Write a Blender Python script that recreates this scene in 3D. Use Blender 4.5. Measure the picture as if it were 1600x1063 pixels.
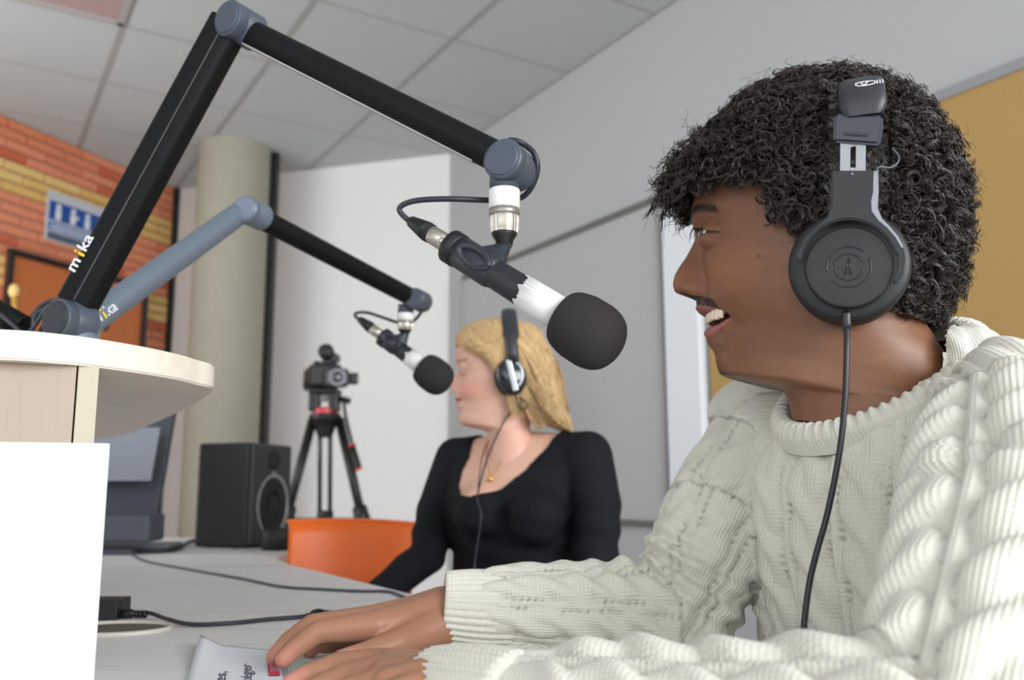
import bpy, bmesh, math, random
import numpy as np
from mathutils import Vector, Matrix
random.seed(7); rng = np.random.default_rng(7)
for o in list(bpy.data.objects): bpy.data.objects.remove(o)
SC = bpy.context.scene; COL = SC.collection
PI = math.pi
# ---------------------------------------------------------------- camera
FPX, PITCH, ROLL = 1390.0, .161, -.004
CAM = np.array([0, 0, .90])
cp, sp = math.cos(PITCH), math.sin(PITCH)
FW = np.array([0, cp, sp]); UP0 = np.array([0, -sp, cp]); RT0 = np.array([1, 0, 0.])
RT = math.cos(ROLL)*RT0 + math.sin(ROLL)*UP0
UP = -math.sin(ROLL)*RT0 + math.cos(ROLL)*UP0
cam = bpy.data.cameras.new('camera'); camo = bpy.data.objects.new('camera', cam); COL.objects.link(camo)
cam.sensor_width = 36; cam.lens = FPX/1600*36; cam.clip_start = .02; cam.clip_end = 60
camo.matrix_world = Matrix(((RT[0], UP[0], -FW[0], CAM[0]), (RT[1], UP[1], -FW[1], CAM[1]), (RT[2], UP[2], -FW[2], CAM[2]), (0, 0, 0, 1)))
cam.dof.use_dof = True; cam.dof.focus_distance = .74; cam.dof.aperture_fstop = 6.3
SC.camera = camo
# ---------------------------------------------------------------- world and light
W = bpy.data.worlds.new('world'); SC.world = W; W.use_nodes = True
W.node_tree.nodes['Background'].inputs[0].default_value = (.93, .96, 1, 1)
W.node_tree.nodes['Background'].inputs[1].default_value = .98
def area(name, loc, aim, sx, sy, power, col=(1, 1, 1)):
    l = bpy.data.lights.new(name, 'AREA'); l.shape = 'RECTANGLE'; l.size = sx; l.size_y = sy; l.energy = power; l.color = col
    o = bpy.data.objects.new(name, l); COL.objects.link(o); o.location = loc
    o.rotation_euler = (Vector(aim)-Vector(loc)).to_track_quat('-Z', 'Y').to_euler(); return o
area('window_daylight', (2.5, -1.7, 1.75), (.35, .9, .9), 2.8, 1.7, 170, (.97, .985, 1))
area('window_daylight_left', (-1.6, -2.6, 1.8), (-.6, 3.5, 1.2), 3.0, 1.7, 34, (.97, .985, 1))
area('fill_light_far', (-2.9, 2.3, 1.55), (.1, 6.0, 1.5), 1.6, 1.7, 42, (.95, .98, 1))  # added fill lamp, no known window; brightens the back of the room
V = SC.view_settings; V.view_transform = 'Standard'; V.look = 'None'; V.gamma = 1; V.exposure = 0; V.use_curve_mapping = False

# ---------------------------------------------------------------- picture-to-place helpers (camera ray at a real distance)
def ray(px, py):
    d = FW*FPX + RT*(px-800) - UP*(py-531.5); return d/d[1]
def P(px, py, y): return CAM + ray(px, py)*y
def Z(px, py, z):
    d = ray(px, py); return CAM + d*(z-CAM[2])/d[2]
def onplane(px, py, p0, n):
    d = ray(px, py); n = np.array(n); return CAM + d*(np.dot(np.array(p0)-CAM, n)/np.dot(d, n))
def nrm(v): v = np.array(v, float); return v/np.linalg.norm(v)
def Vv(a): return np.array(a, float)
# ---------------------------------------------------------------- materials
MATS = {}
def lin(c): return tuple(((x/255)/12.92 if x/255 <= .04045 else ((x/255+.055)/1.055)**2.4) for x in c)
def mat(name, rgb, rough=.5, metal=0, spec=.5, bump=None, noise=None, srgb=True, sss=0, coat=0):
    """bump=(scale,strength,dist)  noise=(scale,amount,stretch)"""
    if name in MATS: return MATS[name]
    m = bpy.data.materials.new(name); m.use_nodes = True; nt = m.node_tree; b = nt.nodes['Principled BSDF']
    c = lin(rgb) if srgb else rgb
    b.inputs['Base Color'].default_value = (*c, 1); b.inputs['Roughness'].default_value = rough
    b.inputs['Metallic'].default_value = metal; b.inputs['Specular IOR Level'].default_value = spec
    b.inputs['Coat Weight'].default_value = coat
    if sss:
        b.inputs['Subsurface Weight'].default_value = sss; b.inputs['Subsurface Radius'].default_value = (1, .35, .18); b.inputs['Subsurface Scale'].default_value = .004
    tc = nt.nodes.new('ShaderNodeTexCoord')
    if noise:
        mp = nt.nodes.new('ShaderNodeMapping'); st = noise[2] if len(noise) > 2 else (1, 1, 1); mp.inputs['Scale'].default_value = st
        n = nt.nodes.new('ShaderNodeTexNoise'); n.inputs['Scale'].default_value = noise[0]; n.inputs['Detail'].default_value = 5
        r = nt.nodes.new('ShaderNodeMapRange'); r.inputs[3].default_value = 1-noise[1]; r.inputs[4].default_value = 1+noise[1]
        mx = nt.nodes.new('ShaderNodeMix'); mx.data_type = 'RGBA'; mx.blend_type = 'MULTIPLY'; mx.inputs[0].default_value = 1
        mx.inputs[6].default_value = (*c, 1)
        nt.links.new(tc.outputs['Object'], mp.inputs[0]); nt.links.new(mp.outputs[0], n.inputs[0]); nt.links.new(n.outputs[0], r.inputs[0])
        nt.links.new(r.outputs[0], mx.inputs[7]); nt.links.new(mx.outputs[2], b.inputs['Base Color'])
    if bump:
        n = nt.nodes.new('ShaderNodeTexNoise'); n.inputs['Scale'].default_value = bump[0]; n.inputs['Detail'].default_value = 3
        bp = nt.nodes.new('ShaderNodeBump'); bp.inputs['Strength'].default_value = bump[1]; bp.inputs['Distance'].default_value = bump[2]
        nt.links.new(tc.outputs['Object'], n.inputs[0]); nt.links.new(n.outputs[0], bp.inputs['Height']); nt.links.new(bp.outputs[0], b.inputs['Normal'])
    MATS[name] = m; return m
def wood_mat(name, rgb, axis, rough=.5, dark=.8, freq=9):
    """pale laminate with long grain streaks; axis = index of the grain direction"""
    m = mat(name, rgb, rough); nt = m.node_tree; b = nt.nodes['Principled BSDF']; tc = nt.nodes.new('ShaderNodeTexCoord')
    mp = nt.nodes.new('ShaderNodeMapping'); s = [60, 60, 60]; s[axis] = 3.0; mp.inputs['Scale'].default_value = s
    n = nt.nodes.new('ShaderNodeTexNoise'); n.inputs['Scale'].default_value = 1; n.inputs['Detail'].default_value = 6; n.inputs['Distortion'].default_value = .6
    mp2 = nt.nodes.new('ShaderNodeMapping'); s2 = [freq, freq, freq]; s2[axis] = 1.2; mp2.inputs['Scale'].default_value = s2
    n2 = nt.nodes.new('ShaderNodeTexNoise'); n2.inputs['Scale'].default_value = 1; n2.inputs['Detail'].default_value = 3
    a = nt.nodes.new('ShaderNodeMath'); a.operation = 'ADD'
    r = nt.nodes.new('ShaderNodeValToRGB'); c = lin(rgb)
    r.color_ramp.elements[0].position = .72; r.color_ramp.elements[0].color = (c[0]*dark, c[1]*dark*.985, c[2]*dark*.96, 1)
    r.color_ramp.elements[1].position = 1.12 if False else 1.0; r.color_ramp.elements[1].color = (*c, 1)
    for k, (mm, nn) in enumerate(((mp, n), (mp2, n2))):
        nt.links.new(tc.outputs['Object'], mm.inputs[0]); nt.links.new(mm.outputs[0], nn.inputs[0]); nt.links.new(nn.outputs[0], a.inputs[k])
    nt.links.new(a.outputs[0], r.inputs[0]); nt.links.new(r.outputs[0], b.inputs['Base Color']); return m
def vcol_mat(name, rough=.5, sss=0, spec=.4, bump=None):
    m = mat(name, (128, 128, 128), rough, spec=spec, bump=bump, sss=sss); nt = m.node_tree; a = nt.nodes.new('ShaderNodeAttribute'); a.attribute_name = 'tint'
    nt.links.new(a.outputs['Color'], nt.nodes['Principled BSDF'].inputs['Base Color']); return m
# ---------------------------------------------------------------- object helpers
ORG = {}
def tag(o, label=None, cat=None, group=None, kind=None):
    for k, v in (('label', label), ('category', cat), ('group', group), ('kind', kind)):
        if v: o[k] = v
    return o
def thing(name, loc, label, cat, group=None):
    o = bpy.data.objects.new(name, None); COL.objects.link(o); o.location = loc; o.empty_display_size = .05
    ORG[o.name] = Vv(loc); return tag(o, label, cat, group)
def link(name, me, m, parent=None, smooth=False, org=None):
    o = bpy.data.objects.new(name, me); COL.objects.link(o)
    if m is not None:
        for mm in (m if isinstance(m, (list, tuple)) else [m]): me.materials.append(mm)
    if smooth and len(me.polygons): me.polygons.foreach_set('use_smooth', [True]*len(me.polygons))
    if parent is not None: o.parent = parent; ORG[o.name] = ORG[parent.name]
    else:
        ORG[o.name] = Vv(org) if org is not None else Vv((0, 0, 0)); o.location = ORG[o.name]
    return o
def build(name, vf, m, parent=None, smooth=False, org=None, mats=None):
    """vf=(verts,faces[,matidx]) in world coordinates"""
    v = np.asarray(vf[0], float); f = vf[1]
    if parent is None and org is None:
        lo, hi = v.min(0), v.max(0); org = ((lo[0]+hi[0])/2, (lo[1]+hi[1])/2, lo[2])
    base = ORG[parent.name] if parent is not None else Vv(org)
    me = bpy.data.meshes.new(name); me.from_pydata((v-base).tolist(), [], [list(map(int, q)) for q in f] if not isinstance(f, np.ndarray) else f.tolist())
    o = link(name, me, m, parent, smooth, org)
    if len(vf) > 2: me.polygons.foreach_set('material_index', list(vf[2]))
    me.update(); return o
def auto(o, ang=40):
    me = o.data; me.polygons.foreach_set('use_smooth', [True]*len(me.polygons)); me.set_sharp_from_angle(angle=math.radians(ang)); return o
def join(*parts):
    V_, F_, M_ = [], [], []; n = 0
    for p in parts:
        V_.append(np.asarray(p[0], float)); F_ += [[i+n for i in q] for q in (p[1].tolist() if isinstance(p[1], np.ndarray) else p[1])]
        M_ += list(p[2]) if len(p) > 2 else [0]*len(p[1]); n += len(p[0])
    return np.vstack(V_), F_, M_
def frame(d, up=(0, 0, 1)):
    d = nrm(d); u = Vv(up)
    if abs(np.dot(d, nrm(u))) > .98: u = Vv((1, 0, 0))
    x = nrm(np.cross(d, u)); y = np.cross(x, d); return x, y, d
def loft(rings, closed=True, cap=True):
    n = len(rings[0]); Vs = np.vstack(rings); Fs = []
    for i in range(len(rings)-1):
        for j in range(n if closed else n-1):
            k = (j+1) % n; Fs.append([i*n+j, i*n+k, (i+1)*n+k, (i+1)*n+j])
    if cap and closed: Fs.append(list(range(n))[::-1]); Fs.append([(len(rings)-1)*n+j for j in range(n)])
    return Vs, Fs
def lathe(p0, p1, prof, n=32, up=(0, 0, 1), sec=None):
    """prof: list of (t along p0->p1 in metres, radius)"""
    p0 = Vv(p0); x, y, d = frame(Vv(p1)-p0, up); R_ = []
    a = np.arange(n)*2*PI/n
    for t, r in prof:
        c = np.cos(a)[:, None]*x + np.sin(a)[:, None]*y
        if sec is not None: c = c*sec(a)[:, None]
        R_.append(p0+d*t+c*max(r, 1e-5))
    return loft(R_)
def rod(p0, p1, r0, r1=None, n=20, bev=.0):
    L = np.linalg.norm(Vv(p1)-Vv(p0)); r1 = r0 if r1 is None else r1
    pr = [(0, r0), (L, r1)] if not bev else [(0, r0-bev), (bev, r0), (L-bev, r1), (L, r1-bev)]
    return lathe(p0, p1, pr, n)
def spline(pts, n=12):
    p = np.array(pts, float); q = np.vstack([2*p[0]-p[1], p, 2*p[-1]-p[-2]]); out = []
    for i in range(len(p)-1):
        a, b, c, d = q[i:i+4]
        for t in np.linspace(0, 1, n, endpoint=False): out.append(.5*((2*b)+(-a+c)*t+(2*a-5*b+4*c-d)*t*t+(-a+3*b-3*c+d)*t**3))
    out.append(p[-1]); return np.array(out)
def tube(path, r, n=10, cap=True, flat=1.0):
    path = np.array(path); r = np.broadcast_to(np.array(r, float), (len(path),)); T = np.gradient(path, axis=0); T /= np.linalg.norm(T, axis=1)[:, None]+1e-12
    x, y, _ = frame(T[0]); R_ = []; a = np.arange(n)*2*PI/n
    for i, p in enumerate(path):
        x = x-T[i]*np.dot(x, T[i]); x = nrm(x); y = np.cross(T[i], x)
        R_.append(p+r[i]*(np.cos(a)[:, None]*x+np.sin(a)[:, None]*y*flat))
    return loft(R_, cap=cap)
def box(c, ex, ey, ez, bev=0):
    """centre and three half-extent vectors; bevelled"""
    c, ex, ey, ez = map(Vv, (c, ex, ey, ez)); bm = bmesh.new(); bmesh.ops.create_cube(bm, size=2)
    L = [np.linalg.norm(e) for e in (ex, ey, ez)]
    for v in bm.verts: v.co = Vector((v.co.x*L[0], v.co.y*L[1], v.co.z*L[2]))
    if bev: bmesh.ops.bevel(bm, geom=bm.edges[:], offset=bev, segments=2, affect='EDGES', profile=.5)
    bm.verts.index_update(); v = np.array([x.co[:] for x in bm.verts]); f = [[q.index for q in p.verts] for p in bm.faces]; bm.free()
    return c+v[:, :1]*nrm(ex)+v[:, 1:2]*nrm(ey)+v[:, 2:]*nrm(ez), f
def abox(x0, x1, y0, y1, z0, z1, bev=0):
    return box(((x0+x1)/2, (y0+y1)/2, (z0+z1)/2), ((x1-x0)/2, 0, 0), (0, (y1-y0)/2, 0), (0, 0, (z1-z0)/2), bev)
def prism(poly, z0, z1, bev=0):
    bm = bmesh.new(); vs = [bm.verts.new((p[0], p[1], z0)) for p in poly]; f = bm.faces.new(vs)
    bm.normal_update()
    if f.normal.z > 0: f.normal_flip()
    r = bmesh.ops.extrude_face_region(bm, geom=[f]); 
    for e in r['geom']:
        if isinstance(e, bmesh.types.BMVert): e.co.z = z1
    bmesh.ops.recalc_face_normals(bm, faces=bm.faces)
    if bev: 
        ed = [e for e in bm.edges if abs(e.verts[0].co.z-e.verts[1].co.z) < 1e-6]
        bmesh.ops.bevel(bm, geom=ed, offset=bev, segments=2, affect='EDGES')
    bm.verts.index_update(); v = np.array([x.co[:] for x in bm.verts]); ff = [[q.index for q in p.verts] for p in bm.faces]; bm.free(); return v, ff
def obox(p, u, L, h, t, n, bev=0):
    """slab: bottom-left corner p, along unit u for L, up h, thickness t along n"""
    p, u, n = Vv(p), Vv(u), Vv(n); z = Vv((0, 0, 1)); return box(p+u*L/2+z*h/2+n*t/2, u*L/2, n*t/2, z*h/2, bev)
def sphere(c, r, nu=24, nv=14, sc=(1, 1, 1), fr=None):
    R_ = []; X, Y_, Z_ = fr if fr else (Vv((1, 0, 0)), Vv((0, 1, 0)), Vv((0, 0, 1)))
    for i in range(nv+1):
        ph = -PI/2+PI*i/nv; rr = max(math.cos(ph), 1e-4)
        a = np.arange(nu)*2*PI/nu
        R_.append(Vv(c)+r*(rr*np.cos(a)[:, None]*X*sc[0]+rr*np.sin(a)[:, None]*Y_*sc[1]+math.sin(ph)*Z_*sc[2]))
    return loft(R_)
def voxel(vf, size, smooth=6, name='tmp'):
    """union of closed shells as one continuous skin; returns verts, quads"""
    me = bpy.data.meshes.new(name); me.from_pydata(np.asarray(vf[0]).tolist(), [], [list(q) for q in vf[1]]); me.update()
    o = bpy.data.objects.new(name, me); COL.objects.link(o); bm = bmesh.new(); bm.from_mesh(me); bmesh.ops.recalc_face_normals(bm, faces=bm.faces); bm.to_mesh(me); bm.free()
    md = o.modifiers.new('r', 'REMESH'); md.mode = 'VOXEL'; md.voxel_size = size
    if smooth: s = o.modifiers.new('s', 'SMOOTH'); s.factor = .5; s.iterations = smooth
    dg = bpy.context.evaluated_depsgraph_get(); ev = o.evaluated_get(dg); m2 = ev.to_mesh()
    v = np.empty(len(m2.vertices)*3); m2.vertices.foreach_get('co', v); v = v.reshape(-1, 3)
    f = [list(p.vertices) for p in m2.polygons]; nn = np.empty(len(m2.vertices)*3); m2.vertices.foreach_get('normal', nn); nn = nn.reshape(-1, 3)
    ev.to_mesh_clear(); bpy.data.objects.remove(o); bpy.data.meshes.remove(me); return v, f, nn
def setattr_col(o, c):
    a = o.data.attributes.new('tint', 'FLOAT_COLOR', 'POINT'); a.data.foreach_set('color', np.hstack([c, np.ones((len(c), 1))]).astype(np.float32).ravel())
def setattr_vec(o, nm, c):
    a = o.data.attributes.new(nm, 'FLOAT_VECTOR', 'POINT'); a.data.foreach_set('vector', np.asarray(c, np.float32).ravel())
def textmesh(s, size, ext=.0004):
    """lettering as geometry: returns verts in its own x,y plane and faces"""
    c = bpy.data.curves.new('t', 'FONT'); c.body = s; c.size = size; c.extrude = ext; c.align_x = 'LEFT'; c.resolution_u = 3
    o = bpy.data.objects.new('t', c); COL.objects.link(o); dg = bpy.context.evaluated_depsgraph_get(); me = o.evaluated_get(dg).to_mesh()
    v = np.array([x.co[:] for x in me.vertices]); f = [list(p.vertices) for p in me.polygons]
    bpy.data.objects.remove(o); bpy.data.curves.remove(c); return v, f
def place2d(vf, o, u, v, n, lift=0):
    p = vf[0]; return Vv(o)+p[:, :1]*Vv(u)+p[:, 1:2]*Vv(v)+(p[:, 2:]+lift)*Vv(n), vf[1]
def interp(x, pts):
    p = sorted(pts); return np.interp(x, [a for a, b in p], [b for a, b in p])
def pchip(x, pts):
    p = np.array([tuple(q) for q in pts], float); p = p[np.argsort(p[:, 0], kind="stable")]; xs, ys = p[:, 0], p[:, 1]; h = np.diff(xs); d = np.diff(ys)/h; m = np.zeros(len(xs)); m[0], m[-1] = d[0], d[-1]
    for i in range(1, len(xs)-1):
        if d[i-1]*d[i] > 0: w1, w2 = 2*h[i]+h[i-1], h[i]+2*h[i-1]; m[i] = (w1+w2)/(w1/d[i-1]+w2/d[i])
    x = np.clip(x, xs[0], xs[-1]); i = np.clip(np.searchsorted(xs, x)-1, 0, len(h)-1); t = (x-xs[i])/h[i]
    return (2*t**3-3*t**2+1)*ys[i]+(t**3-2*t*t+t)*h[i]*m[i]+(-2*t**3+3*t*t)*ys[i+1]+(t**3-t*t)*h[i]*m[i+1]
def sstep(a, b, x): t = np.clip((x-a)/(b-a), 0, 1); return t*t*(3-2*t)

# common materials
M_white = mat('white_wall_paint', (230, 229, 227), .75, noise=(3, .02))
M_grey = mat('grey_wall_paint', (184, 186, 187), .75, noise=(3, .02))
M_black = mat('black_metal', (24, 24, 26), .42); M_blackpl = mat('black_plastic', (22, 23, 26), .45, bump=(900, .15, .0004))
M_arm = mat('black_anodised_aluminium', (13, 14, 15), .55, spec=.18)
M_joint = mat('slate_grey_plastic', (70, 78, 90), .42, bump=(1500, .2, .0003))
M_bluegrey = mat('blue_grey_metal', (112, 124, 138), .38, metal=.25)
M_silver = mat('silver_metal', (205, 203, 198), .25, metal=.9)
M_nickel = mat('satin_nickel', (190, 184, 172), .3, metal=.85)
M_tape = mat('white_tape', (228, 228, 226), .5, bump=(90, .3, .001))
M_rub = mat('black_rubber', (18, 19, 22), .5)
M_foam = mat('dark_grey_foam', (60, 56, 57), .95, spec=.1, bump=(1300, 1, .0016), noise=(1400, .5))
# ================================================================ ROOM
CZ = 2.755
def wallpt(px, py): return Z(px, py, CZ)
B0, B2 = wallpt(0, 180), wallpt(270, 294); bd = nrm(B2[:2]-B0[:2]); bd = Vv((bd[0], bd[1], 0)); bn = Vv((bd[1], -bd[0], 0))   # brick wall direction, normal into room
CR = wallpt(703, 240); C1 = wallpt(1060, 0); rd = nrm(C1[:2]-CR[:2]); rd = Vv((rd[0], rd[1], 0)); rn = Vv((rd[1], -rd[0], 0))
rn = -rn if np.dot(rn[:2], -CR[:2]) < 0 else rn
K0 = wallpt(430, 272); kd = nrm(CR[:2]-K0[:2]); kd = Vv((kd[0], kd[1], 0)); kn = Vv((kd[1], -kd[0], 0))
# floor and ceiling
f = build('floor', abox(-4.2, 4.5, -.6, 6.6, -.06, 0), mat('pale_grey_linoleum', (176, 178, 182), .45, noise=(20, .05))); tag(f, kind='structure')
ceil = build('ceiling', abox(-4.2, 4.5, -.6, 6.6, CZ+.02, CZ+.1), mat('ceiling_void_grey', (120, 118, 115), .9)); tag(ceil, kind='structure')
A0 = Z(193.7, 40.8, CZ); gu = nrm((Z(128.3, 199, CZ)-A0)*[1, 1, 0]); gu = -rd; gv = Vv((gu[1], -gu[0], 0))
if gv[0] < 0: gv = -gv
def inroom(c):
    return np.dot(c-CR, rn) > -.35 and np.dot(c-B0, bn) > -.45 and (np.dot(c-K0, kn) > -.4) and -.4 < c[1] < 5.9 and -4 < c[0] < 4
M_tile = mat('mineral_fibre_tile', (190, 194, 193), .9, bump=(260, .25, .001), noise=(6, .03))
M_tbar = mat('grey_ceiling_grid', (168, 166, 161), .6)
tm = box((0, 0, 0), gu*.292, gv*.292, (0, 0, .008), .002); tme = None; nt_ = 0
for i in range(-12, 13):
    for j in range(-14, 14):
        c = A0+gv*.6*(i+.5)+gu*.6*(j+.5)
        if not inroom(c) or nt_ >= 290: continue
        if i == -1 and j == -1:
            continue
        if tme is None:
            tme = bpy.data.meshes.new('ceiling_tile'); tme.from_pydata(tm[0].tolist(), [], tm[1]); tme.materials.append(M_tile)
        o = bpy.data.objects.new('ceiling_tile', tme); COL.objects.link(o); o.parent = ceil; o.location = Vector((c-ORG[ceil.name]+Vv((0, 0, CZ+.008-c[2]))).tolist()); nt_ += 1
bars = []
for i in range(-12, 13): bars.append(box(A0+gv*.6*i+Vv((0, 0, .004)), gu*7, gv*.012, (0, 0, .004)))
for j in range(-14, 14): bars.append(box(A0+gu*.6*j+Vv((0, 0, .0045)), gv*7, gu*.012, (0, 0, .004)))
tag(build('ceiling_grid', join(*bars), M_tbar, ceil), kind='stuff')
c = A0-gv*.3-gu*.3
cpn = thing('ceiling_panel', (c[0], c[1], CZ-.004), 'pinkish ceiling lamp panel in the grid at the top left', 'ceiling panel')
build('panel_frame', join(*[box(c+gu*s*.285*a+gv*s*.285*(1-a)+Vv((0, 0, .0)), gu*(.30 if not a else .012), gv*(.30 if a else .012), (0, 0, .006)) for s in (-1, 1) for a in (0, 1)]), M_tbar, cpn)
build('diffuser', box(c+Vv((0, 0, .006)), gu*.275, gv*.275, (0, 0, .004)), mat('pinkish_diffuser', (176, 150, 148), .6), cpn)
# back wall, right wall, brick wall
wb = build('wall_back', obox(K0*[1, 1, 0]-kd*.02, kd, np.linalg.norm((CR-K0)[:2])+.02, CZ, .08, -kn), M_white); tag(wb, kind='structure')
wr = build('wall_right', obox(CR*[1, 1, 0], rd, 5.6, CZ, .1, -rn), M_grey); tag(wr, kind='structure')
# brick wall with separate bricks
wl = build('wall_left', obox(B0*[1, 1, 0]-bd*2.2, bd, 2.2+np.linalg.norm((B2-B0)[:2]), CZ, .12, -bn-0), mat('grey_mortar', (170, 140, 120), .9)); tag(wl, kind='structure')
def bw(px, py): return onplane(px, py, B0, bn)
BH, BL = .0545, .235
y1 = bw(258, 338)[2]; y2 = bw(258, 383)[2]; y3 = bw(245, 464)[2]; y4 = bw(245, 510)[2]
MBo = [mat('orange_brick_%s' % 'abc'[k], c_, .8, bump=(120, .3, .002), noise=(30, .10)) for k, c_ in enumerate(((216, 128, 92), (222, 138, 102), (200, 100, 66)))]
MBy = [mat('yellow_brick_%s' % 'ab'[k], c_, .8, bump=(120, .3, .002), noise=(30, .08)) for k, c_ in enumerate(((228, 190, 122), (220, 178, 104)))]
bmes = {}
s_end = np.linalg.norm((B2-B0)[:2]); nb = 0; rest = []
course = 0; zt = CZ
while zt > 1.25:
    zc = zt-BH/2; off = (course % 2)*BL/2+.03
    s = s_end
    k = 0; first = BL/2 if course % 2 else BL
    while s > -.9:
        L = first if k == 0 else BL
        s0 = s-L
        yel = (y2 < zc < y1) or (y4 < zc < y3)
        m_ = random.choice(MBy) if yel else random.choices(MBo, (5, 4, 2))[0]
        key = (m_.name, round(L, 3))
        c = B0*[1, 1, 0]+bd*(s0+L/2)+Vv((0, 0, zc))+bn*random.uniform(.001, .006)
        vis = ray(0, 0)[0]
        pxx = (c-CAM)@RT/((c-CAM)@FW)*FPX+800
        if -120 < pxx < 300 and nb < 296:
            if key not in bmes:
                me = bpy.data.meshes.new('brick'); b_ = box((0, 0, 0), bd*(L/2-.005), bn*.012, (0, 0, BH/2-.005), .0022)
                me.from_pydata(b_[0].tolist(), [], b_[1]); me.materials.append(m_); bmes[key] = me
            o = bpy.data.objects.new('brick', bmes[key]); COL.objects.link(o); o.parent = wl; o.location = Vector((c-ORG[wl.name]).tolist()); nb += 1
        s = s0; k += 1
    zt -= BH; course += 1
# black corner strip, white pilaster, column, black gap
e = B2*[1, 1, 0]
tag(build('trim_1', obox(e+bn*.005, bd, .05, CZ, .03, bn), M_black), kind='structure')
w0 = Z(275, 296, CZ)*[1, 1, 0]; w1 = Z(312, 292, CZ)*[1, 1, 0]+Vv((.05, 0, 0))
tag(build('trim_2', obox(w0, nrm(w1-w0), np.linalg.norm(w1-w0), CZ, .06, Vv((0, 1, 0))), mat('warm_white_paint', (205, 196, 188), .7)), kind='structure')
cc = P(365, 290, 4.72)*[1, 1, 0]
cr = 57*4.72/1409
col = build('column', lathe(cc, cc+[0, 0, 1], [(0, cr), (CZ, cr)], 64), mat('beige_grey_concrete', (158, 153, 138), .8, noise=(14, .05), bump=(60, .2, .002))); auto(col); tag(col, kind='structure')
g0 = cc+Vv((cr*.98, 0, 0))
tag(build('gap_shade', abox(g0[0]-.08, g0[0]+.034, g0[1]+.06, g0[1]+.12, 0, CZ), M_black), kind='structure')  # solid black box stands in for the shade in the gap
# far closure
tag(build('wall_far', abox(-4.1, 0, 6.4, 6.5, 0, CZ), M_white), kind='structure')
# whiteboard on right wall
def rw(px, py): return onplane(px, py, CR, rn)
wlft = rw(727, 600); wrgt = rw(1046, 600); zb = rw(1040, 824)[2]; ztp = rw(1016, 316)[2]
L = np.linalg.norm((wrgt-wlft)[:2]); o0 = wlft*[1, 1, 0]+Vv((0, 0, zb))
wbd = thing('whiteboard', o0+rn*.004, 'large grey-white whiteboard in a thin grey frame on the right-hand wall', 'whiteboard')
build('board', obox(o0+rn*.003, rd, L, ztp-zb, .015, rn), mat('matt_whiteboard', (184, 185, 186), .45), wbd)
M_fr = mat('grey_board_frame', (120, 120, 116), .4, metal=.3)
for a, b_, hh, ll in ((0, 0, .022, L), (0, ztp-zb-.02, .026, L)):
    build('frame_rail', obox(o0+Vv((0, 0, b_))+rn*.003, rd, ll, hh, .026, rn, .003), M_fr, wbd)
for s in (0, L-.02):
    build('frame_stile', obox(o0+rd*s+rn*.003, rd, .02, ztp-zb, .026, rn, .003), mat('light_frame', (168, 168, 166), .4, metal=.2), wbd)
build('marker_tray', obox(o0-Vv((0, 0, .022))+rn*.003+rd*.4, rd, L-.8, .018, .07, rn, .003), M_fr, wbd)
# white pilaster strip between boards, cork board
ps = rw(1052, 600); pe = rw(1113, 600)
tag(build('trim_4', obox(ps*[1, 1, 0]+rn*.0+rd*.01, rd, np.linalg.norm((pe-ps)[:2])-.02, rw(1052, 330)[2], .045, rn, .006), mat('white_gloss_paint', (232, 238, 244), .5)), kind='structure')
c0 = rw(1118, 600); ct = rw(1540, 137)[2]; cbz = .95
ckb = thing('cork_board', c0*[1, 1, 0]+rn*.004+Vv((0, 0, cbz)), 'tan cork pinboard with grey top edge on wall behind the curly-haired man', 'pinboard')
build('cork_panel', obox(c0*[1, 1, 0]+rn*.003+Vv((0, 0, cbz)), rd, 3.0, ct-cbz, .02, rn), mat('tan_cork', (180, 146, 90), .85, noise=(160, .06), bump=(300, .2, .001)), ckb)
build('frame_rail', obox(c0*[1, 1, 0]+rn*.003+Vv((0, 0, ct)), rd, 3.0, .03, .028, rn, .003), mat('grey_rail', (150, 152, 154), .5), ckb)
# framed orange board on brick wall
q0 = bw(4, 396); q1 = bw(222, 455); zt_ = (q0[2]+q1[2])/2
fb = thing('framed_board', q0*[1, 1, 0]+bn*.02+Vv((0, 0, 1.0)), 'terracotta orange board in a black frame on the brick wall', 'board')
Lb = np.linalg.norm((q1-q0)[:2]); o1 = q0*[1, 1, 0]+Vv((0, 0, 1.05))+bn*.022
build('panel', obox(o1, bd, Lb, zt_-1.05, .012, bn), mat('terracotta_veneer', (198, 112, 60), .55, noise=(9, .1, (4, 4, .3))), fb)
for s in (-.0, Lb-.028): build('frame_stile', obox(o1+bd*s, bd, .028, zt_-1.05, .035, bn, .004), M_black, fb)
for b_ in (0, zt_-1.05-.004): build('frame_rail', obox(o1+Vv((0, 0, b_)), bd, Lb, .03, .036, bn, .004), M_black, fb)
# safety sign on the brick wall
sa, sb_ = bw(70, 296), bw(62, 373); st_ = bw(165, 328)
Ls = np.linalg.norm((st_-sa)[:2]); hs = sa[2]-sb_[2]
og = Vv((sa[0], sa[1], sb_[2]))+bn*.021
sg = thing('wall_sign', og, 'blue and white sign with figure pictograms on the brick wall', 'sign')
build('plate', obox(og, bd, Ls, hs, .004, bn), mat('sign_grey_white', (196, 200, 206), .4), sg)
def sgr(name, u0, u1, v0, v1, m_, lift=.0045): return build(name, obox(og+bd*Ls*u0+Vv((0, 0, hs*v0))+bn*lift, bd, Ls*(u1-u0), hs*(v1-v0), .001, bn), m_, sg)
M_sb = mat('sign_blue', (38, 82, 160), .4); M_sw = mat('sign_white', (225, 230, 236), .4)
sgr('picture_band', .04, .97, .42, .80, M_sb); sgr('text_band', .04, .97, .20, .38, mat('sign_pale_blue', (90, 122, 176), .4)); sgr('lower_band', .04, .97, .03, .17, mat('sign_slate', (84, 96, 118), .4))
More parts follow.
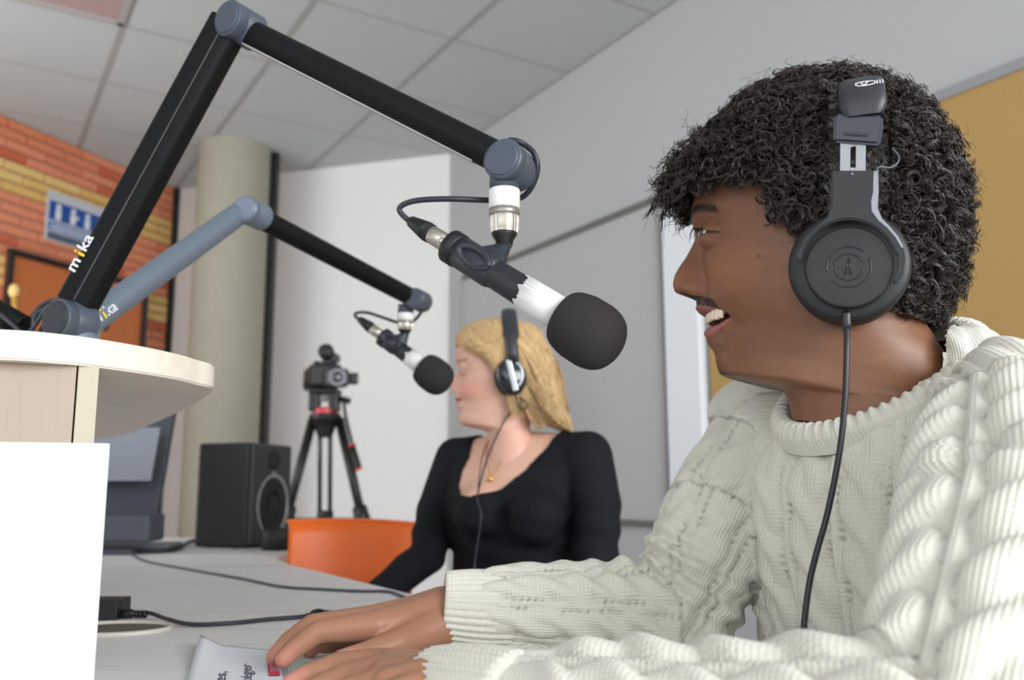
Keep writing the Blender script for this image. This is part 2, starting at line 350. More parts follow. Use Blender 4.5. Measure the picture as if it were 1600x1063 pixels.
for k in range(4):
    u = .14+k*.235; cx = og+bd*Ls*(u+.04)+bn*.0062
    fg = [box(cx+Vv((0, 0, hs*.54)), bd*Ls*.042, bn*.0006, (0, 0, hs*.10)), lathe(cx+Vv((0, 0, hs*.705))-bn*.0006, cx+Vv((0, 0, hs*.705))+bn, [(0, .016), (.0012, .016)], 16)]
    if k % 2: fg.append(box(cx+Vv((0, 0, hs*.6))+bd*Ls*.06, bd*Ls*.03, bn*.0006, (0, 0, .008)))
    build('pictogram', join(*fg), M_sw, sg)
for k in range(3): sgr('text_line', .08, .92-.1*k, .32-.045*k, .338-.045*k, M_sw, .0056)
# dried golden plant in front of the orange board
pb = P(30, 560, 3.7)
pl = thing('dried_plant', (pb[0], pb[1], 0), 'golden dried plant stems in a tall pot before the orange board', 'plant')
build('pot', lathe((pb[0], pb[1], 0), (pb[0], pb[1], 1), [(0, .11), (.02, .13), (.75, .15), (.78, .15), (.78, .13), (.70, .12)], 28), mat('brown_pot', (96, 66, 40), .6), pl, True)
M_gold = mat('golden_dry_leaf', (176, 128, 44), .7)
for (ax, ay, bx, by, r) in ((30, 620, 22, 455, .014), (30, 600, 62, 492, .008), (34, 620, 140, 500, .008), (34, 640, 158, 520, .012), (30, 620, 8, 505, .008)):
    p = spline([(pb[0], pb[1], .72), P((ax+bx)/2, ay-60, 3.72), P(bx, by, 3.7)], 8); build('stem', tube(p, np.linspace(.006, r, len(p)), 6), M_gold, pl, True)
build('seed_head', sphere(P(22, 455, 3.7), .022, 12, 8, (1, 1, 1.4)), mat('pale_seed_head', (226, 190, 120), .8), pl, True)
build('seed_head', sphere(P(165, 505, 3.7), .03, 12, 8, (.6, .6, 1.2)), mat('dark_seed_head', (50, 36, 24), .8), pl, True)
#@@DESK
# ================================================================ DESK AND WHAT STANDS ON IT
DZ = .74
e1, e2 = Z(600, 918, DZ), Z(1010, 1018, DZ); ed = nrm(e2-e1); ed = Vv((ed[0], ed[1], 0)); eo = Vv((-ed[1], ed[0], 0))
if eo[0] < 0: eo = -eo
ea = e1-ed*.98; eb = e1+ed*1.06
M_desk = wood_mat('pale_grey_wood_laminate', (224, 224, 226), 0, .5, .86)
desk = thing('desk', (-.35, 1.2, 0), 'pale grey wood laminate desk that the hands and papers rest on', 'desk')
dpoly = [eb[:2], (eb[0]-.1, -.02), (-1.6, -.02), (-1.6, 2.85), (ea[0]-.08, 2.85), ea[:2]]
build('desk_top', prism(dpoly, DZ-.028, DZ, .002), M_desk, desk)
M_leg = mat('grey_desk_leg', (120, 120, 122), .4, metal=.4)
for x, y in ((-1.5, .1), (-1.5, 2.7), (-.95, 2.6), (.05, .55)):
    build('leg', abox(x-.03, x+.03, y-.03, y+.03, 0, DZ-.028, .004), M_leg, desk)
t2 = thing('side_table', (-.7, 2.6, 0), 'white table beyond the grey desk, beside the black speaker', 'table')
wp = [ea[:2]+eo[:2]*.003, (e1-ed*.50+eo*.003)[:2], (-.53, 2.02), (-.55, 2.9), (ea[0]+.0, 2.9)]
build('table_top', prism(wp, DZ-.028, DZ-.0005, .001), mat('white_laminate', (226, 224, 220), .4), t2)
for x, y in ((-.60, 2.8), (-.62, 2.3), (-.78, 2.8)): build('leg', abox(x-.02, x+.02, y-.02, y+.02, 0, DZ-.028, .003), M_leg, t2)
# grommet hole in the desk; a dark sheet paints the shade inside
gp = Z(178, 985, DZ)
gr = thing('cable_grommet', gp, 'oval cable opening with its inner shade painted dark in the desk by the pale box', 'cable port')
gx = nrm(Z(150, 1010, DZ)-Z(200, 960, DZ)); gpath = [gp+Vv((math.cos(a)*.062, math.sin(a)*.045, .0015)) for a in np.linspace(0, 2*PI, 33)[:-1]]
build('rim', tube(gpath+[gpath[0]], .003, 8, False), mat('pale_rim', (200, 196, 186), .4), gr, True)
build('opening', prism([(q[0], q[1]) for q in gpath], DZ+.0004, DZ+.001), mat('opening_shade', (96, 88, 78), .8), gr)
# ---- pale wooden console: box, post and round top
M_wlt = wood_mat('white_washed_wood_face', (214, 212, 208), 0, .5, .84); M_wpost = wood_mat('pale_wood_post', (162, 147, 132), 2, .5, .86, 12)
M_wtop = wood_mat('pale_wood_round_top', (226, 217, 203), 0, .5, .93, 10)
by = .612
cU = nrm((.905, .425, 0)); cN = Vv((-.425, .905, 0))      # along the front face, and away from the camera
bc = P(172, 693, by); bzt = bc[2]; bc0 = Vv((bc[0], bc[1], 0))
con = thing('microphone_console', (bc[0]-.2, bc[1]+.12, DZ), 'whitewashed wooden box with post and round top carrying the two microphone arms', 'console')
def cbox(u0, u1, n0, n1, z0, z1, bev=.001): return box(bc0+cU*(u0+u1)/2+cN*(n0+n1)/2+Vv((0, 0, (z0+z1)/2)), cU*(u1-u0)/2, cN*(n1-n0)/2, (0, 0, (z1-z0)/2), bev)
build('front_panel', cbox(-.42, 0, 0, .018, DZ, bzt), M_wlt, con)
build('side_panel', cbox(-.020, -.001, .0185, .24, DZ, bzt-.001), M_wlt, con)
build('box_top', cbox(-.42, -.022, .0185, .24, bzt-.018, bzt-.0012), M_wlt, con)
HZ = 1.0
pc = P(150, 650, .75)
bc0_, bc0 = bc0, Vv((pc[0], pc[1], 0))
build('post', cbox(-.36, -.0172, 0, .12, bzt-.001, HZ, .0008), M_wpost, con)  # post and edge colours darkened to carry the shade under the round top
build('post_edge', cbox(-.016, 0, 0, .12, bzt-.001, HZ, .0008), wood_mat('pale_wood_edge', (180, 171, 152), 2, .5, .86, 12), con)
ol = [Z(x, y, HZ)[:2] for x, y in ((0, 562), (101, 568.6), (178, 577.5), (254, 589), (305, 600), (333, 612), (291, 639), (241, 662), (200, 678), (152, 686))]
# smooth closed outline: near curve from the photograph, the rest a large round
ol2 = [np.array((-.62, .70)), np.array((-.50, .690))]+ol+[np.array((-1.08, 1.92)), np.array((-1.25, 1.72)), np.array((-1.28, 1.35)), np.array((-1.12, 1.0)), np.array((-.86, .77))]
cl = spline([ol2[-1]]+ol2+[ol2[0], ol2[1]], 8)[8:8*(len(ol2)+1)]
TH = .0245
build('round_top', prism([tuple(q) for q in cl], HZ, HZ+TH, .0015), M_wtop, con)
TOPZ = HZ+TH
# ---- adapter, jack, cables on the desk
ap = Z(160, 968, DZ)
adp = thing('audio_adapter', ap, 'small black adapter box sticking out beside the pale wooden box', 'adapter')
a_y = 1.11
def A(px, py, dy=0): return P(px, py, a_y+dy)
ah = A(182, 938)[2]; al = A(182, 968)[2]
build('housing', abox(A(100, 950)[0], A(183, 950)[0], a_y, a_y+.04, DZ, ah, .0012), M_blackpl, adp)
for yy in (943, 960): build('socket_ring', rod(A(183, yy, .015), A(185, yy, .015), .0022, n=12), M_silver, adp)
M_cab = mat('dark_grey_cable', (44, 46, 56), .5)
zc = A(185, 960, .015)
cbl = thing('headphone_cable', (zc[0], zc[1], DZ), 'dark cable with ribbed jack running from the adapter to the hand', 'cable')
ax_ = lambda px, py=960: A(px, py, .015)
build('jack', lathe(ax_(186), ax_(212, 959), [(0, .003), (.001, .0056), (.0155, .0056), (.018, .0042), (.021, .0037)], 18), M_blackpl, cbl, True)
for k in range(3): build('strain_ring', rod(ax_(212+k*6.5), ax_(216+k*6.5), .0046, n=14), M_blackpl, cbl, True)
def onz(px, py, z): return Z(px, py, z)
cp_ = [ax_(208), ax_(232, 958), Z(262, 968, .746), Z(300, 976, .743), Z(360, 974, .743), Z(420, 968, .743), Z(470, 964, .743), Z(500, 957, .744), Z(520, 958, .743), Z(560, 965, .743)]
build('lead', tube(spline(cp_, 10), 0.0026, 8), M_cab, cbl, True)
lp = [Z(486, 963, .7445), Z(489, 957, .747), Z(500, 955, .748), Z(510, 960, .745), Z(530, 965, .743)]
tag(build('cable_loop', tube(spline(lp, 8), .0028, 8), M_rub, None, True), 'small black cable loop just above the fingertips of the far hand', 'cable')
p2 = [Z(185, 848, .752), Z(198, 860, .7425), Z(225, 876, .7425), Z(290, 889, .7425), Z(380, 905, .7425), Z(440, 917, .7425), Z(500, 921, .7425), Z(560, 924, .7425), Z(608, 925, .7425), Z(640, 936, .7425), Z(700, 950, .7425)]
tag(build('desk_cable', tube(spline(p2, 10), .0022, 8), mat('grey_cable', (74, 76, 86), .5), None, True), 'thin grey cable snaking across the desk from the computer', 'cable')
p3 = [Z(215, 862, .746), Z(250, 861, .746), Z(275, 858, .747), Z(295, 848, .75), Z(312, 842, .752), Z(322, 838, .752)]
tag(build('power_cable', tube(spline(p3, 8), .006, 8), M_rub, None, True), 'thick black cable between computer base and speaker', 'cable')
p4 = [Z(660, 960, .743), Z(720, 1000, .7425), Z(760, 1004, .7425), Z(800, 1003, .7425), Z(850, 1001, .743), Z(910, 1000, .743), Z(950, 1003, .743), Z(985, 1014, .7425), Z(1000, 1030, .7425)]
tag(build('cable_under_sleeve', tube(spline(p4, 8), .0032, 8), M_rub, None, True), 'black cable lying under the knitted forearm beside the papers', 'cable')
# ---- computer with light rectangle on its dark screen
kp = P(222, 850, 2.18)
cm = thing('desktop_computer', (kp[0], kp[1], DZ), 'dark grey all-in-one computer showing a pale rectangle', 'computer')
M_dg = mat('dark_grey_casing', (62, 66, 74), .5); M_scr = mat('dark_screen_surface', (58, 62, 70), .3)
def lean(pxa, pya, pxb, pyb, ya, yb, t, m_, nm, bev=.003):
    """panel between a lower-left and upper-right picture corner, leaning back"""
    a, b_ = P(pxa, pya, ya), P(pxb, pyb, yb); xr = Vv((1, 0, 0)); c_ = (a+b_)/2; up_ = nrm(Vv((0, b_[1]-a[1], b_[2]-a[2]))); hh = np.linalg.norm((b_-a)[1:])/2
    n_ = np.cross(xr, up_); return build(nm, box(c_-n_*t, xr*(b_[0]-a[0])/2, n_*t, up_*hh, bev), m_, cm)
lean(40, 806, 279, 600, 2.20, 2.30, .012, M_dg, 'screen_back')
lean(60, 752, 250, 668, 2.172, 2.212, .003, mat('pale_screen_patch', (132, 137, 148), .4), 'pale_rectangle', .001)
build('stand', box(P(165, 825, 2.2), (P(277, 825, 2.2)[0]-P(165, 825, 2.2)[0])*Vv((.72, 0, 0)), (0, .05, 0), (0, 0, .032), .006), mat('mid_grey_casing', (72, 77, 85), .5), cm)
kb = Z(262, 862, DZ)
build('keyboard', abox(kb[0]-.30, kb[0], kb[1]+.0, kb[1]+.10, DZ, DZ+.018, .003), mat('grey_keyboard', (108, 114, 124), .5), cm)
hd = Z(205, 868, DZ)
tag(build('hard_drive', abox(hd[0]-.16, hd[0], hd[1], hd[1]+.07, DZ, DZ+.013, .003), M_dg), 'flat dark slab lying before the computer keyboard', 'drive')
# ---- speaker
sA, sB = Vv((-.832, 2.37, 0)), Vv((-.672, 2.33, 0)); su = nrm(sB-sA); sv = Vv((-su[1], su[0], 0)); sv = sv if sv[1] > 0 else -sv
spk = thing('studio_speaker', (sA[0]+.1, sA[1]+.1, DZ), 'black studio speaker with grey-ringed woofer at the far end of the desk', 'speaker')
sw_, sd_, sh_ = np.linalg.norm(sB-sA), .205, .268
bmS = bmesh.new(); bmesh.ops.create_cube(bmS, size=1)
M_spk = mat('black_speaker_vinyl', (27, 28, 31), .5); M_bf = mat('charcoal_baffle', (44, 46, 50), .5)
cab_c = sA+su*(sw_/2-.006)+sv*sd_/2+Vv((0, 0, DZ+sh_/2+.003))
build('cabinet', box(cab_c, su*(sw_/2-.006), sv*sd_/2, (0, 0, sh_/2), .008), M_spk, spk)
fc = sB+sv*sd_/2+Vv((0, 0, DZ+sh_/2+.003))
build('baffle', box(fc-su*.006, su*.008, sv*(sd_/2-.002), (0, 0, sh_/2-.002), .007), M_bf, spk)
wc = fc-Vv((0, 0, .030))+su*.002
build('woofer_ring', lathe(wc, wc+su, [(0, .083), (.004, .083), (.004, .076), (.001, .074)], 48), mat('grey_ring', (150, 152, 155), .4, metal=.3), spk, False)
build('woofer_cone', lathe(wc+su*.0012, wc-su, [(0, .0735), (-.002, .070), (.001, .030), (-.003, .025), (-.004, .001)], 40), mat('black_cone', (20, 20, 22), .7), spk, True)
tw = fc+Vv((0, 0, .088))+su*.002
build('tweeter', lathe(tw, tw+su, [(0, .028), (.003, .027), (-.001, .016), (.003, .006), (.004, .001)], 28), mat('dark_tweeter', (30, 31, 33), .5), spk, True)
build('logo_badge', box(fc+Vv((0, 0, .055))+su*.003, sv*.010, su*.001, (0, 0, .008)), mat('grey_badge', (120, 122, 118), .4), spk)
pk = Z(441, 858, DZ)
tag(build('black_canister', lathe((pk[0]+.0, pk[1]-.02, DZ), (pk[0], pk[1]-.02, 2), [(0, .044), (.004, .047), (.046, .047), (.052, .043), (.052, .0)], 32), M_rub, None, True), 'squat black canister standing by the speaker front', 'canister')
# ---- orange chair
ch = P(548, 900, 2.05)
chr_ = thing('orange_chair', (ch[0], ch[1]+.1, 0), 'bright orange plastic shell chair behind the desk edge', 'chair')
def chpt(u, v):   # u -1..1 across, v 0 seat ..1 top
    hw = .118+.024*v; z = .47+v*(.815-.47); c_ = ch*[1, 1, 0]
    return Vv((c_[0]+u*hw*1.05+.012*(v-.5), c_[1]-.02*(1-v)-.05*(u*u)+.055*v, z+.004*(1-u*u)-.004*u))
us = np.linspace(-1, 1, 25); vs_ = np.linspace(0, 1, 13)
g = np.array([[chpt(u, v) for u in us] for v in vs_]); g2 = g+Vv((0, .006, 0))
ring_rows = [np.vstack([g[i], g2[i][::-1]]) for i in range(len(vs_))]
M_or = mat('orange_plastic', (252, 116, 34), .38, bump=(200, .1, .0005))
build('backrest', loft(ring_rows), M_or, chr_, True)
rimp = [chpt(u, 1)+Vv((0, .003, 0)) for u in np.linspace(-1.03, 1.03, 24)]; build('backrest_rim', tube(rimp, .0045, 8), M_or, chr_, True)
sr = []
for q in np.linspace(0, 1, 9):
    sr.append(np.vstack([[(ch[0]+u*(.125+.07*q), ch[1]-.03+q*-.0+.0+.40*q, .47-.02*math.sin(q*PI)-.01*(1-u*u)) for u in np.linspace(-1, 1, 11)], [(ch[0]+u*(.125+.07*q), ch[1]-.03+.40*q, .462-.02*math.sin(q*PI)-.01*(1-u*u)) for u in np.linspace(1, -1, 11)]]))
build('seat', loft(sr), M_or, chr_, True)
for dx, dy in ((-.14, .02), (.14, .02), (-.16, .33), (.16, .33)): build('leg', rod((ch[0]+dx*1.2, ch[1]+dy, 0), (ch[0]+dx*.8, ch[1]+dy*.9, .456), .011), M_silver, chr_, True)
# ---- tripod and camera
TY = 3.35
def T(px, py, dy=0): return P(px, py, TY+dy)
tb = T(508, 700)
tr = thing('camera_tripod', (tb[0], tb[1], 0), 'black video tripod with red bowl ring and pan handle by the white back wall', 'tripod')
mm = TY/1409
ctr = T(508, 655)
def down(p, q, z):  # extend line p->q to height z
    p, q = Vv(p), Vv(q); return p+(q-p)*((z-p[2])/(q[2]-p[2]))
for (pa, pb2, dy) in (((489, 655), (447, 812), .10), ((530, 655), (566, 812), .12)):
    a = T(*pa); b_ = T(pb2[0], pb2[1], -dy); f_ = down(a, b_, .01)
    lg = build('leg', rod(a, b_, .018, .016, 12), M_black, tr, True)
    build('leg_clamp', rod(b_-nrm(f_-a)*.05, b_+nrm(f_-a)*.01, .026, .03, 12, .004), M_blackpl, tr, True)
    build('lower_leg', rod(b_, f_, .013, .012, 12), M_black, tr, True)
for dx in (-8, 8):
    a = T(508+dx, 675, .02); b_ = T(508+dx-.5, 806, .20); build('leg_tube', rod(a, b_, .0085, n=12), mat('dark_steel_tube', (70, 72, 76), .35, metal=.5), tr, True)
b_ = T(508, 806, .20); build('leg_clamp', rod(b_+Vv((0, 0, .02)), b_-Vv((0, 0, .02)), .032, n=12, bev=.004), M_blackpl, tr, True)
build('lower_leg', rod(b_, down(T(508, 675, .02), b_, .01), .014, n=12), M_black, tr, True)
build('spreader', tube([T(447, 812, -.10), T(508, 811, .19), T(566, 812, -.12)], .006, 6), M_black, tr)
build('spreader_bar', tube([T(448, 813, -.10), T(566, 813, -.12)], .004, 6), M_black, tr)
build('crown', lathe(T(508, 684), T(508, 645), [(0, .026), (.04, .04), (.07, .062), (.088, .058)], 24), M_black, tr)
build('bowl_ring', lathe(T(508, 650), T(508, 640), [(0, .036), (.004, .046), (.024, .046), (.03, .036)], 28), mat('red_anodised', (206, 48, 52), .35), tr)
for s in (-15, 16): build('head_side', box(T(507+s, 629, 0), (.018, 0, 0), (0, .035, 0), (0, 0, .036), .006), M_black, tr)
build('head_body', box(T(507, 622, .03), (.03, 0, 0), (0, .02, 0), (0, 0, .014), .004), mat('pale_grey_plate', (196, 198, 198), .4), tr)
build('head_lower', box(T(508, 642, 0), (.038, 0, 0), (0, .035, 0), (0, 0, .010), .003), M_black, tr)
build('tilt_knob', rod(T(484, 630, -.01), T(492, 630), .018, .022, 16), mat('dark_red_knob', (168, 40, 52), .4), tr, True)
build('plate', box(T(508, 612), (.055, 0, 0), (0, .05, 0), (0, 0, .008), .003), M_black, tr)
build('handle_mount', rod(T(524, 622), T(546, 627, -.02), .012, n=12), M_black, tr, True)
build('pan_handle', tube(spline([T(537, 624, -.02), T(540, 650, -.05), T(551, 697, -.12)], 6), .0065, 8), M_black, tr, True)
build('handle_grip', rod(T(550, 697, -.12), T(560, 732, -.17), .012, .013, 12, .003), M_rub, tr, True)
build('grip_ring', rod(T(550, 695, -.12), T(551, 699, -.12), .014, n=12), MATS['red_anodised'], tr, True)
build('grip_cap', rod(T(559.5, 731, -.17), T(561, 735, -.17), .012, n=12), MATS['red_anodised'], tr, True)
vc = T(515, 592)
vcm = thing('video_camera', T(508, 609), 'black video camcorder with big lens hood on top of the tripod', 'video camera')
M_vc = mat('black_camera_body', (30, 30, 30), .45)
ld = nrm((.35, -1, -.02))
build('body', box(T(503, 591, .02), nrm((1, .2, 0))*.058, ld*.12, (0, 0, .042), .012), M_vc, vcm)
build('hand_strap', box(T(487, 594, .0), nrm((1, .2, 0))*.02, ld*.07, (0, 0, .032), .012), M_vc, vcm)
build('strap_tip', tube([T(492, 600, -.03), T(480, 601, -.05), T(473, 599, -.06)], [.014, .010, .004], 8), M_vc, vcm, True)
lc = T(525, 591, -.08)
lx, ly, _ = frame(ld)
build('lens_hood', box(lc, nrm(np.cross(ld, (0, 0, 1)))*.045, ld*.035, (0, 0, .034), .012), mat('dark_grey_hood', (58, 60, 64), .4), vcm)
build('lens_ring', lathe(lc+ld*.034, lc+ld, [(0, .031), (.004, .031), (.004, .025), (.0, .022)], 28), mat('grey_lens_ring', (120, 126, 134), .35), vcm)
build('lens_glass', lathe(lc+ld*.033, lc+ld, [(0, .022), (.003, .015), (.0045, .001)], 24), mat('lens_glass', (40, 46, 56), .08, coat=1), vcm, True)
build('flip_screen', box(T(549, 592, -.02), (.026, 0, 0), (0, .008, 0), (0, 0, .022), .004), M_vc, vcm)
build('flip_screen_face', box(T(550, 592, -.035), (.018, 0, 0), (0, .002, 0), (0, 0, .013), .001), mat('grey_lcd', (66, 68, 72), .3), vcm)
build('top_handle', tube(spline([T(500, 580, .0), T(503, 570, 0), T(520, 566, -.02), T(522, 580, -.03)], 6), .012, 10), M_vc, vcm, True)
build('shotgun_microphone', rod(T(509, 549, -.05), T(513, 556, .08), .030, .028, 18, .008), M_rub, vcm, True)
build('microphone_holder', rod(T(514, 556, .01), T(514, 570, .01), .012, n=12), M_vc, vcm, True)
build('viewfinder', box(T(524, 560, .0), (.014, 0, 0), (0, .03, 0), (0, 0, .014), .004), mat('dark_grey_part', (56, 56, 58), .4), vcm)
build('eyecup', rod(T(492, 570, .0), T(505, 572, .02), .016, .014, 14), M_vc, vcm, True)
# ================================================================ BOOM ARMS AND MICROPHONES
def logo(o, u, v, n, size, parent, curve=0):
    """the maker's lettering as thin relief: m ! k a"""
    x = 0
    M_l = mat('white_lettering', (222, 224, 228), .45); M_y = mat('yellow_lettering', (248, 200, 40), .45)
    for s, m_, up_ in (('m', M_l, 0), ('!', M_y, 1), ('ka', M_l, 0)):
        vf = textmesh(s, size, .0002); q = vf[0]
        q[:, 0] = q[:, 0]+x
        if up_:
            q = q.copy(); q[:, 0] = 2*x+.30*size-q[:, 0]; q[:, 1] = .66*size-q[:, 1]; vf = (q, [f_[::-1] for f_ in vf[1]])
        # embolden by a doubled copy
        v2 = (q+[size*.035, 0, .00004], vf[1])
        build('lettering', place2d(join(vf, v2)[:2], o, u, v, n, .0003), m_, parent)
        x += {'m': .86, '!': .34, 'ka': 0}[s]*size if True else 0
def armtube(a, b_, w, h, n, parent, name='tube', m_=None, seam=None):
    """rounded-rectangular extrusion: w across (in the picture), h along n"""
    a, b_ = Vv(a), Vv(b_); d = nrm(b_-a); n = Vv(n); n = nrm(n-d*np.dot(n, d)); s = np.cross(d, n); k = np.arange(48)*2*PI/48
    e = 3.2; cx = np.sign(np.cos(k))*np.abs(np.cos(k))**(2/e); sy = np.sign(np.sin(k))*np.abs(np.sin(k))**(2/e)
    if w/h < 1.1: cx, sy = np.cos(k), np.sin(k)
    sec = (cx[:, None]*s*w/2+sy[:, None]*n*h/2)
    o = build(name, loft([a+sec, b_+sec]), m_ or M_arm, parent); auto(o, 50)
    return d, s, n
def disc_joint(c, ax, r, depth, parent, m_cap, m_body, name='joint'):
    """round joint housing: cap disc facing along -ax, body behind"""
    ax = nrm(ax); c = Vv(c)
    auto(build(name+'_body', lathe(c, c+ax, [(0, r*.93), (.0015, r), (depth*.30, r), (depth*.33, r*.965), (depth*.36, r), (depth-.002, r), (depth, r*.92)], 48), m_body, parent), 35)
    auto(build(name+'_cap', lathe(c+ax*.0005, c-ax, [(0, r*.86), (.0012, r*.86), (.0022, r*.80), (.0024, r*.2), (.0024, .0001)], 48), m_cap, parent), 35)
toc = lambda p: nrm(CAM-Vv(p))
arm1 = thing('boom_stand', Vv((P(105, 540, .96)[0], .96, TOPZ)), 'large near black boom arm with white lettering, rising to the top of the picture', 'boom stand')
Y0, Y1, Y2 = .955, .915, .84
b0, el, j2 = P(112, 492, Y0), P(360, 35, Y1), P(790, 252, Y2)
vf_ = nrm(np.cross(el-b0, j2-el)); vf_ = vf_ if vf_[1] < 0 else -vf_    # normal of the arm plane, towards the camera
# lower arm (rounded slab with a seam), starting at the base joint
d, s, n = armtube(b0+nrm(el-b0)*.012, el, .043, .032, vf_, arm1, 'lower_arm')
s = s if s[0] > 0 else -s
build('seam', box((b0+el)/2+s*.007+n*.0158, d*(np.linalg.norm(el-b0)/2-.018), s*.0004, n*.0006), mat('seam_grey', (92, 96, 100), .4), arm1)
lo = P(117, 428, Y0-.018); lf = lo-n*np.dot(lo-(b0+n*.0163), n)
logo(lf, d, -s if np.dot(np.cross(d, -s), n) > 0 else s, n, .021, arm1)
armtube(el+n*-.006, j2-nrm(j2-el)*.004, .031, .031, vf_, arm1, 'upper_arm')
uu = nrm(j2-el); us_ = np.cross(uu, vf_); us_ = us_ if us_[2] < 0 else -us_
build('upper_arm_strip', box((el+j2)/2+us_*.0152, uu*(np.linalg.norm(j2-el)/2-.03), us_*.0008, vf_*.004, .0003), mat('pale_aluminium_strip', (176, 176, 174), .4, metal=.3), arm1)
jax = nrm((.42, .9, -.05))
ce = P(354, 27, Y1-.022); disc_joint(ce, nrm((.5, .86, .0)), .0205, .042, arm1, M_joint, M_joint, 'elbow')
cj = P(784, 247, Y2-.020); disc_joint(cj, jax, .0205, .042, arm1, M_joint, M_joint, 'end_joint')
cb = P(86, 498, Y0-.030); disc_joint(cb, nrm((.42, .91, 0)), .0222, .040, arm1, mat('charcoal_joint_cap', (38, 42, 50), .45, bump=(1500, .2, .0003)), M_joint, 'base_joint')
bp2 = P(118, 535, Y0); auto(build('base_socket', lathe((bp2[0], bp2[1], TOPZ), (bp2[0], bp2[1], 2), [(0, .034), (.004, .034), (.006, .026), (b0[2]-TOPZ-.012, .023), (b0[2]-TOPZ, .015)], 40), M_bluegrey, arm1), 35)
# cable loops behind the base
arm3 = thing('folded_boom_stand', Vv((P(10, 500, 1.02)[0], 1.02, TOPZ)), 'black boom arm end with looped cables at the left edge of the round top', 'boom stand')
build('tube', rod(P(-60, 455, 1.02), P(38, 512, 1.0), .0135, n=20, bev=.002), M_arm, arm3, True)
build('base', rod(P(38, 512, 1.0), Vv((P(38, 512, 1.0)[0], 1.0, TOPZ)), .011, n=16), M_arm, arm3, True)
for k, pts in enumerate((((0, 492), (20, 508), (38, 522), (52, 512), (66, 490), (76, 478), (84, 490)), ((0, 500), (24, 520), (40, 528), (50, 515), (54, 495), (68, 484), (72, 500), (62, 520)), ((-10, 505), (14, 522), (30, 524), (44, 505), (60, 482), (80, 470), (95, 468)))):
    build('cable', tube(spline([P(x, y, .985+.01*k) for x, y in pts], 8), .0026, 8), mat('shiny_black_cable', (50, 54, 62), .3), arm3, True)
def microphone(pts, name, labels, sc=1.0):
    """pts: dict with joint bottom J, stand end, mic rear R, foam centre Fm (world)"""
    J, R_, Fm = pts['J'], pts['R'], pts['F']
    t = thing(name, J, labels, 'microphone'); ax = nrm(Fm-R_); L_ = np.linalg.norm(Fm-R_); q = lambda s_: R_+ax*s_*L_
    X_ = toc(q(.5)); side = nrm(X_-ax*np.dot(X_, ax)); upv = np.cross(ax, side); upv = upv if upv[2] > 0 else -upv
    r = .0135*sc
    # plug: rubber boot, rings, metal shell
    build('plug_boot', lathe(q(-.02), q(1), [(0, .0045*sc), (.002*sc, .0055*sc), (.020*sc, .0088*sc), (.026*sc, .0095*sc)], 24, sec=lambda a: 1+.06*np.cos(4*a)), M_rub, t, True)
    for k in range(2): build('plug_ring', rod(q(-.02)+ax*(.0255+.003*k)*sc, q(-.02)+ax*(.0279+.003*k)*sc, .0098*sc, n=24, bev=.0004), M_rub, t, True)
    build('plug_shell', lathe(q(-.02)+ax*.0315*sc, q(1), [(0, .0086*sc), (.001, .0092*sc), (.027*sc, .0092*sc)], 32), M_nickel, t, True)
    build('plug_latch', sphere(q(-.02)+ax*.052*sc+side*.0086*sc, .0035*sc, 12, 8, (1, 1, 1)), M_silver, t, True)
    s0 = (.0565*sc)/L_-.02
    build('microphone_body', lathe(q(s0), q(1), [(0, .011*sc), (.002, .0125*sc), (L_*.12, r), (L_*(.80-s0), r*1.12), (L_*(.86-s0), r*1.12)], 40), mat('matt_black_body', (30, 33, 38), .42, bump=(1500, .1, .0002)), t, True)
    w0, w1 = q(.665), q(.86)
    # worn white tape sleeve with a ragged rear edge
    a_ = np.arange(96)*2*PI/96; x_, y_, d_ = frame(ax); rg = rng.normal(0, .0026*sc, 96); rg = (rg+np.roll(rg, 1)+np.roll(rg, -1))/1.6
    rr = r*1.12+.0006
    rings = [w0+(rg[:, None])*ax+rr*(np.cos(a_)[:, None]*x_+np.sin(a_)[:, None]*y_), w1+rr*(np.cos(a_)[:, None]*x_+np.sin(a_)[:, None]*y_)]
    build('tape_sleeve', loft(rings), M_tape, t, True)
    # clip: sleeve, raised oval, neck
    k0, k1 = q(s0+.02), q(.50)
    build('clip_collar', lathe(k0-ax*.004*sc, k1, [(0, r*1.18), (.001, r*1.26), (.012*sc, r*1.26), (.013*sc, r*1.16)], 40), M_rub, t, True)
    build('clip_sleeve', lathe(k0, k1, [(0, r*1.17), (np.linalg.norm(k1-k0)*.9, r*1.2), (np.linalg.norm(k1-k0), r*1.05)], 40, sec=lambda a: 1+0*a), mat('slate_black_rubber', (38, 44, 52), .42), t, True)
    oc = (k0*.38+k1*.62)+side*(r*1.02)+upv*.003*sc; a_ = np.linspace(0, 2*PI, 41)
    loop = [oc+ax*(math.cos(k)*.0185*sc)+upv*(math.sin(k)*.0078*sc)+side*(.0016-.0022*math.sin(k)**2) for k in a_]
    build('clip_oval', tube(loop, .0034*sc, 10, False), MATS['slate_black_rubber'], t, True)
    mid = k0*.42+k1*.58
    sk = J; nk = [mid+upv*r*.6-ax*.0, mid+upv*r*1.5, sk]
    rings = []
    for tt, wx, wy in ((0, .027, .012), (.3, .021, .011), (.6, .0145, .010), (.85, .0105, .009), (1, .009, .009)):
        c_ = (mid+upv*r*.4)*(1-tt)+sk*tt; k = np.arange(28)*2*PI/28; axd = nrm(ax*(1-tt)+Vv((1, 0, 0))*tt); sd = nrm(side*(1-tt)+Vv((0, -1, 0))*tt)
        rings.append(c_+np.cos(k)[:, None]*axd*wx*sc+np.sin(k)[:, None]*sd*wy*sc)
    build('clip_neck', loft(rings), MATS['slate_black_rubber'], t, True)
    # foam windscreen: flat-backed rounded barrel
    fr_, L2 = .0308*sc, .062*sc
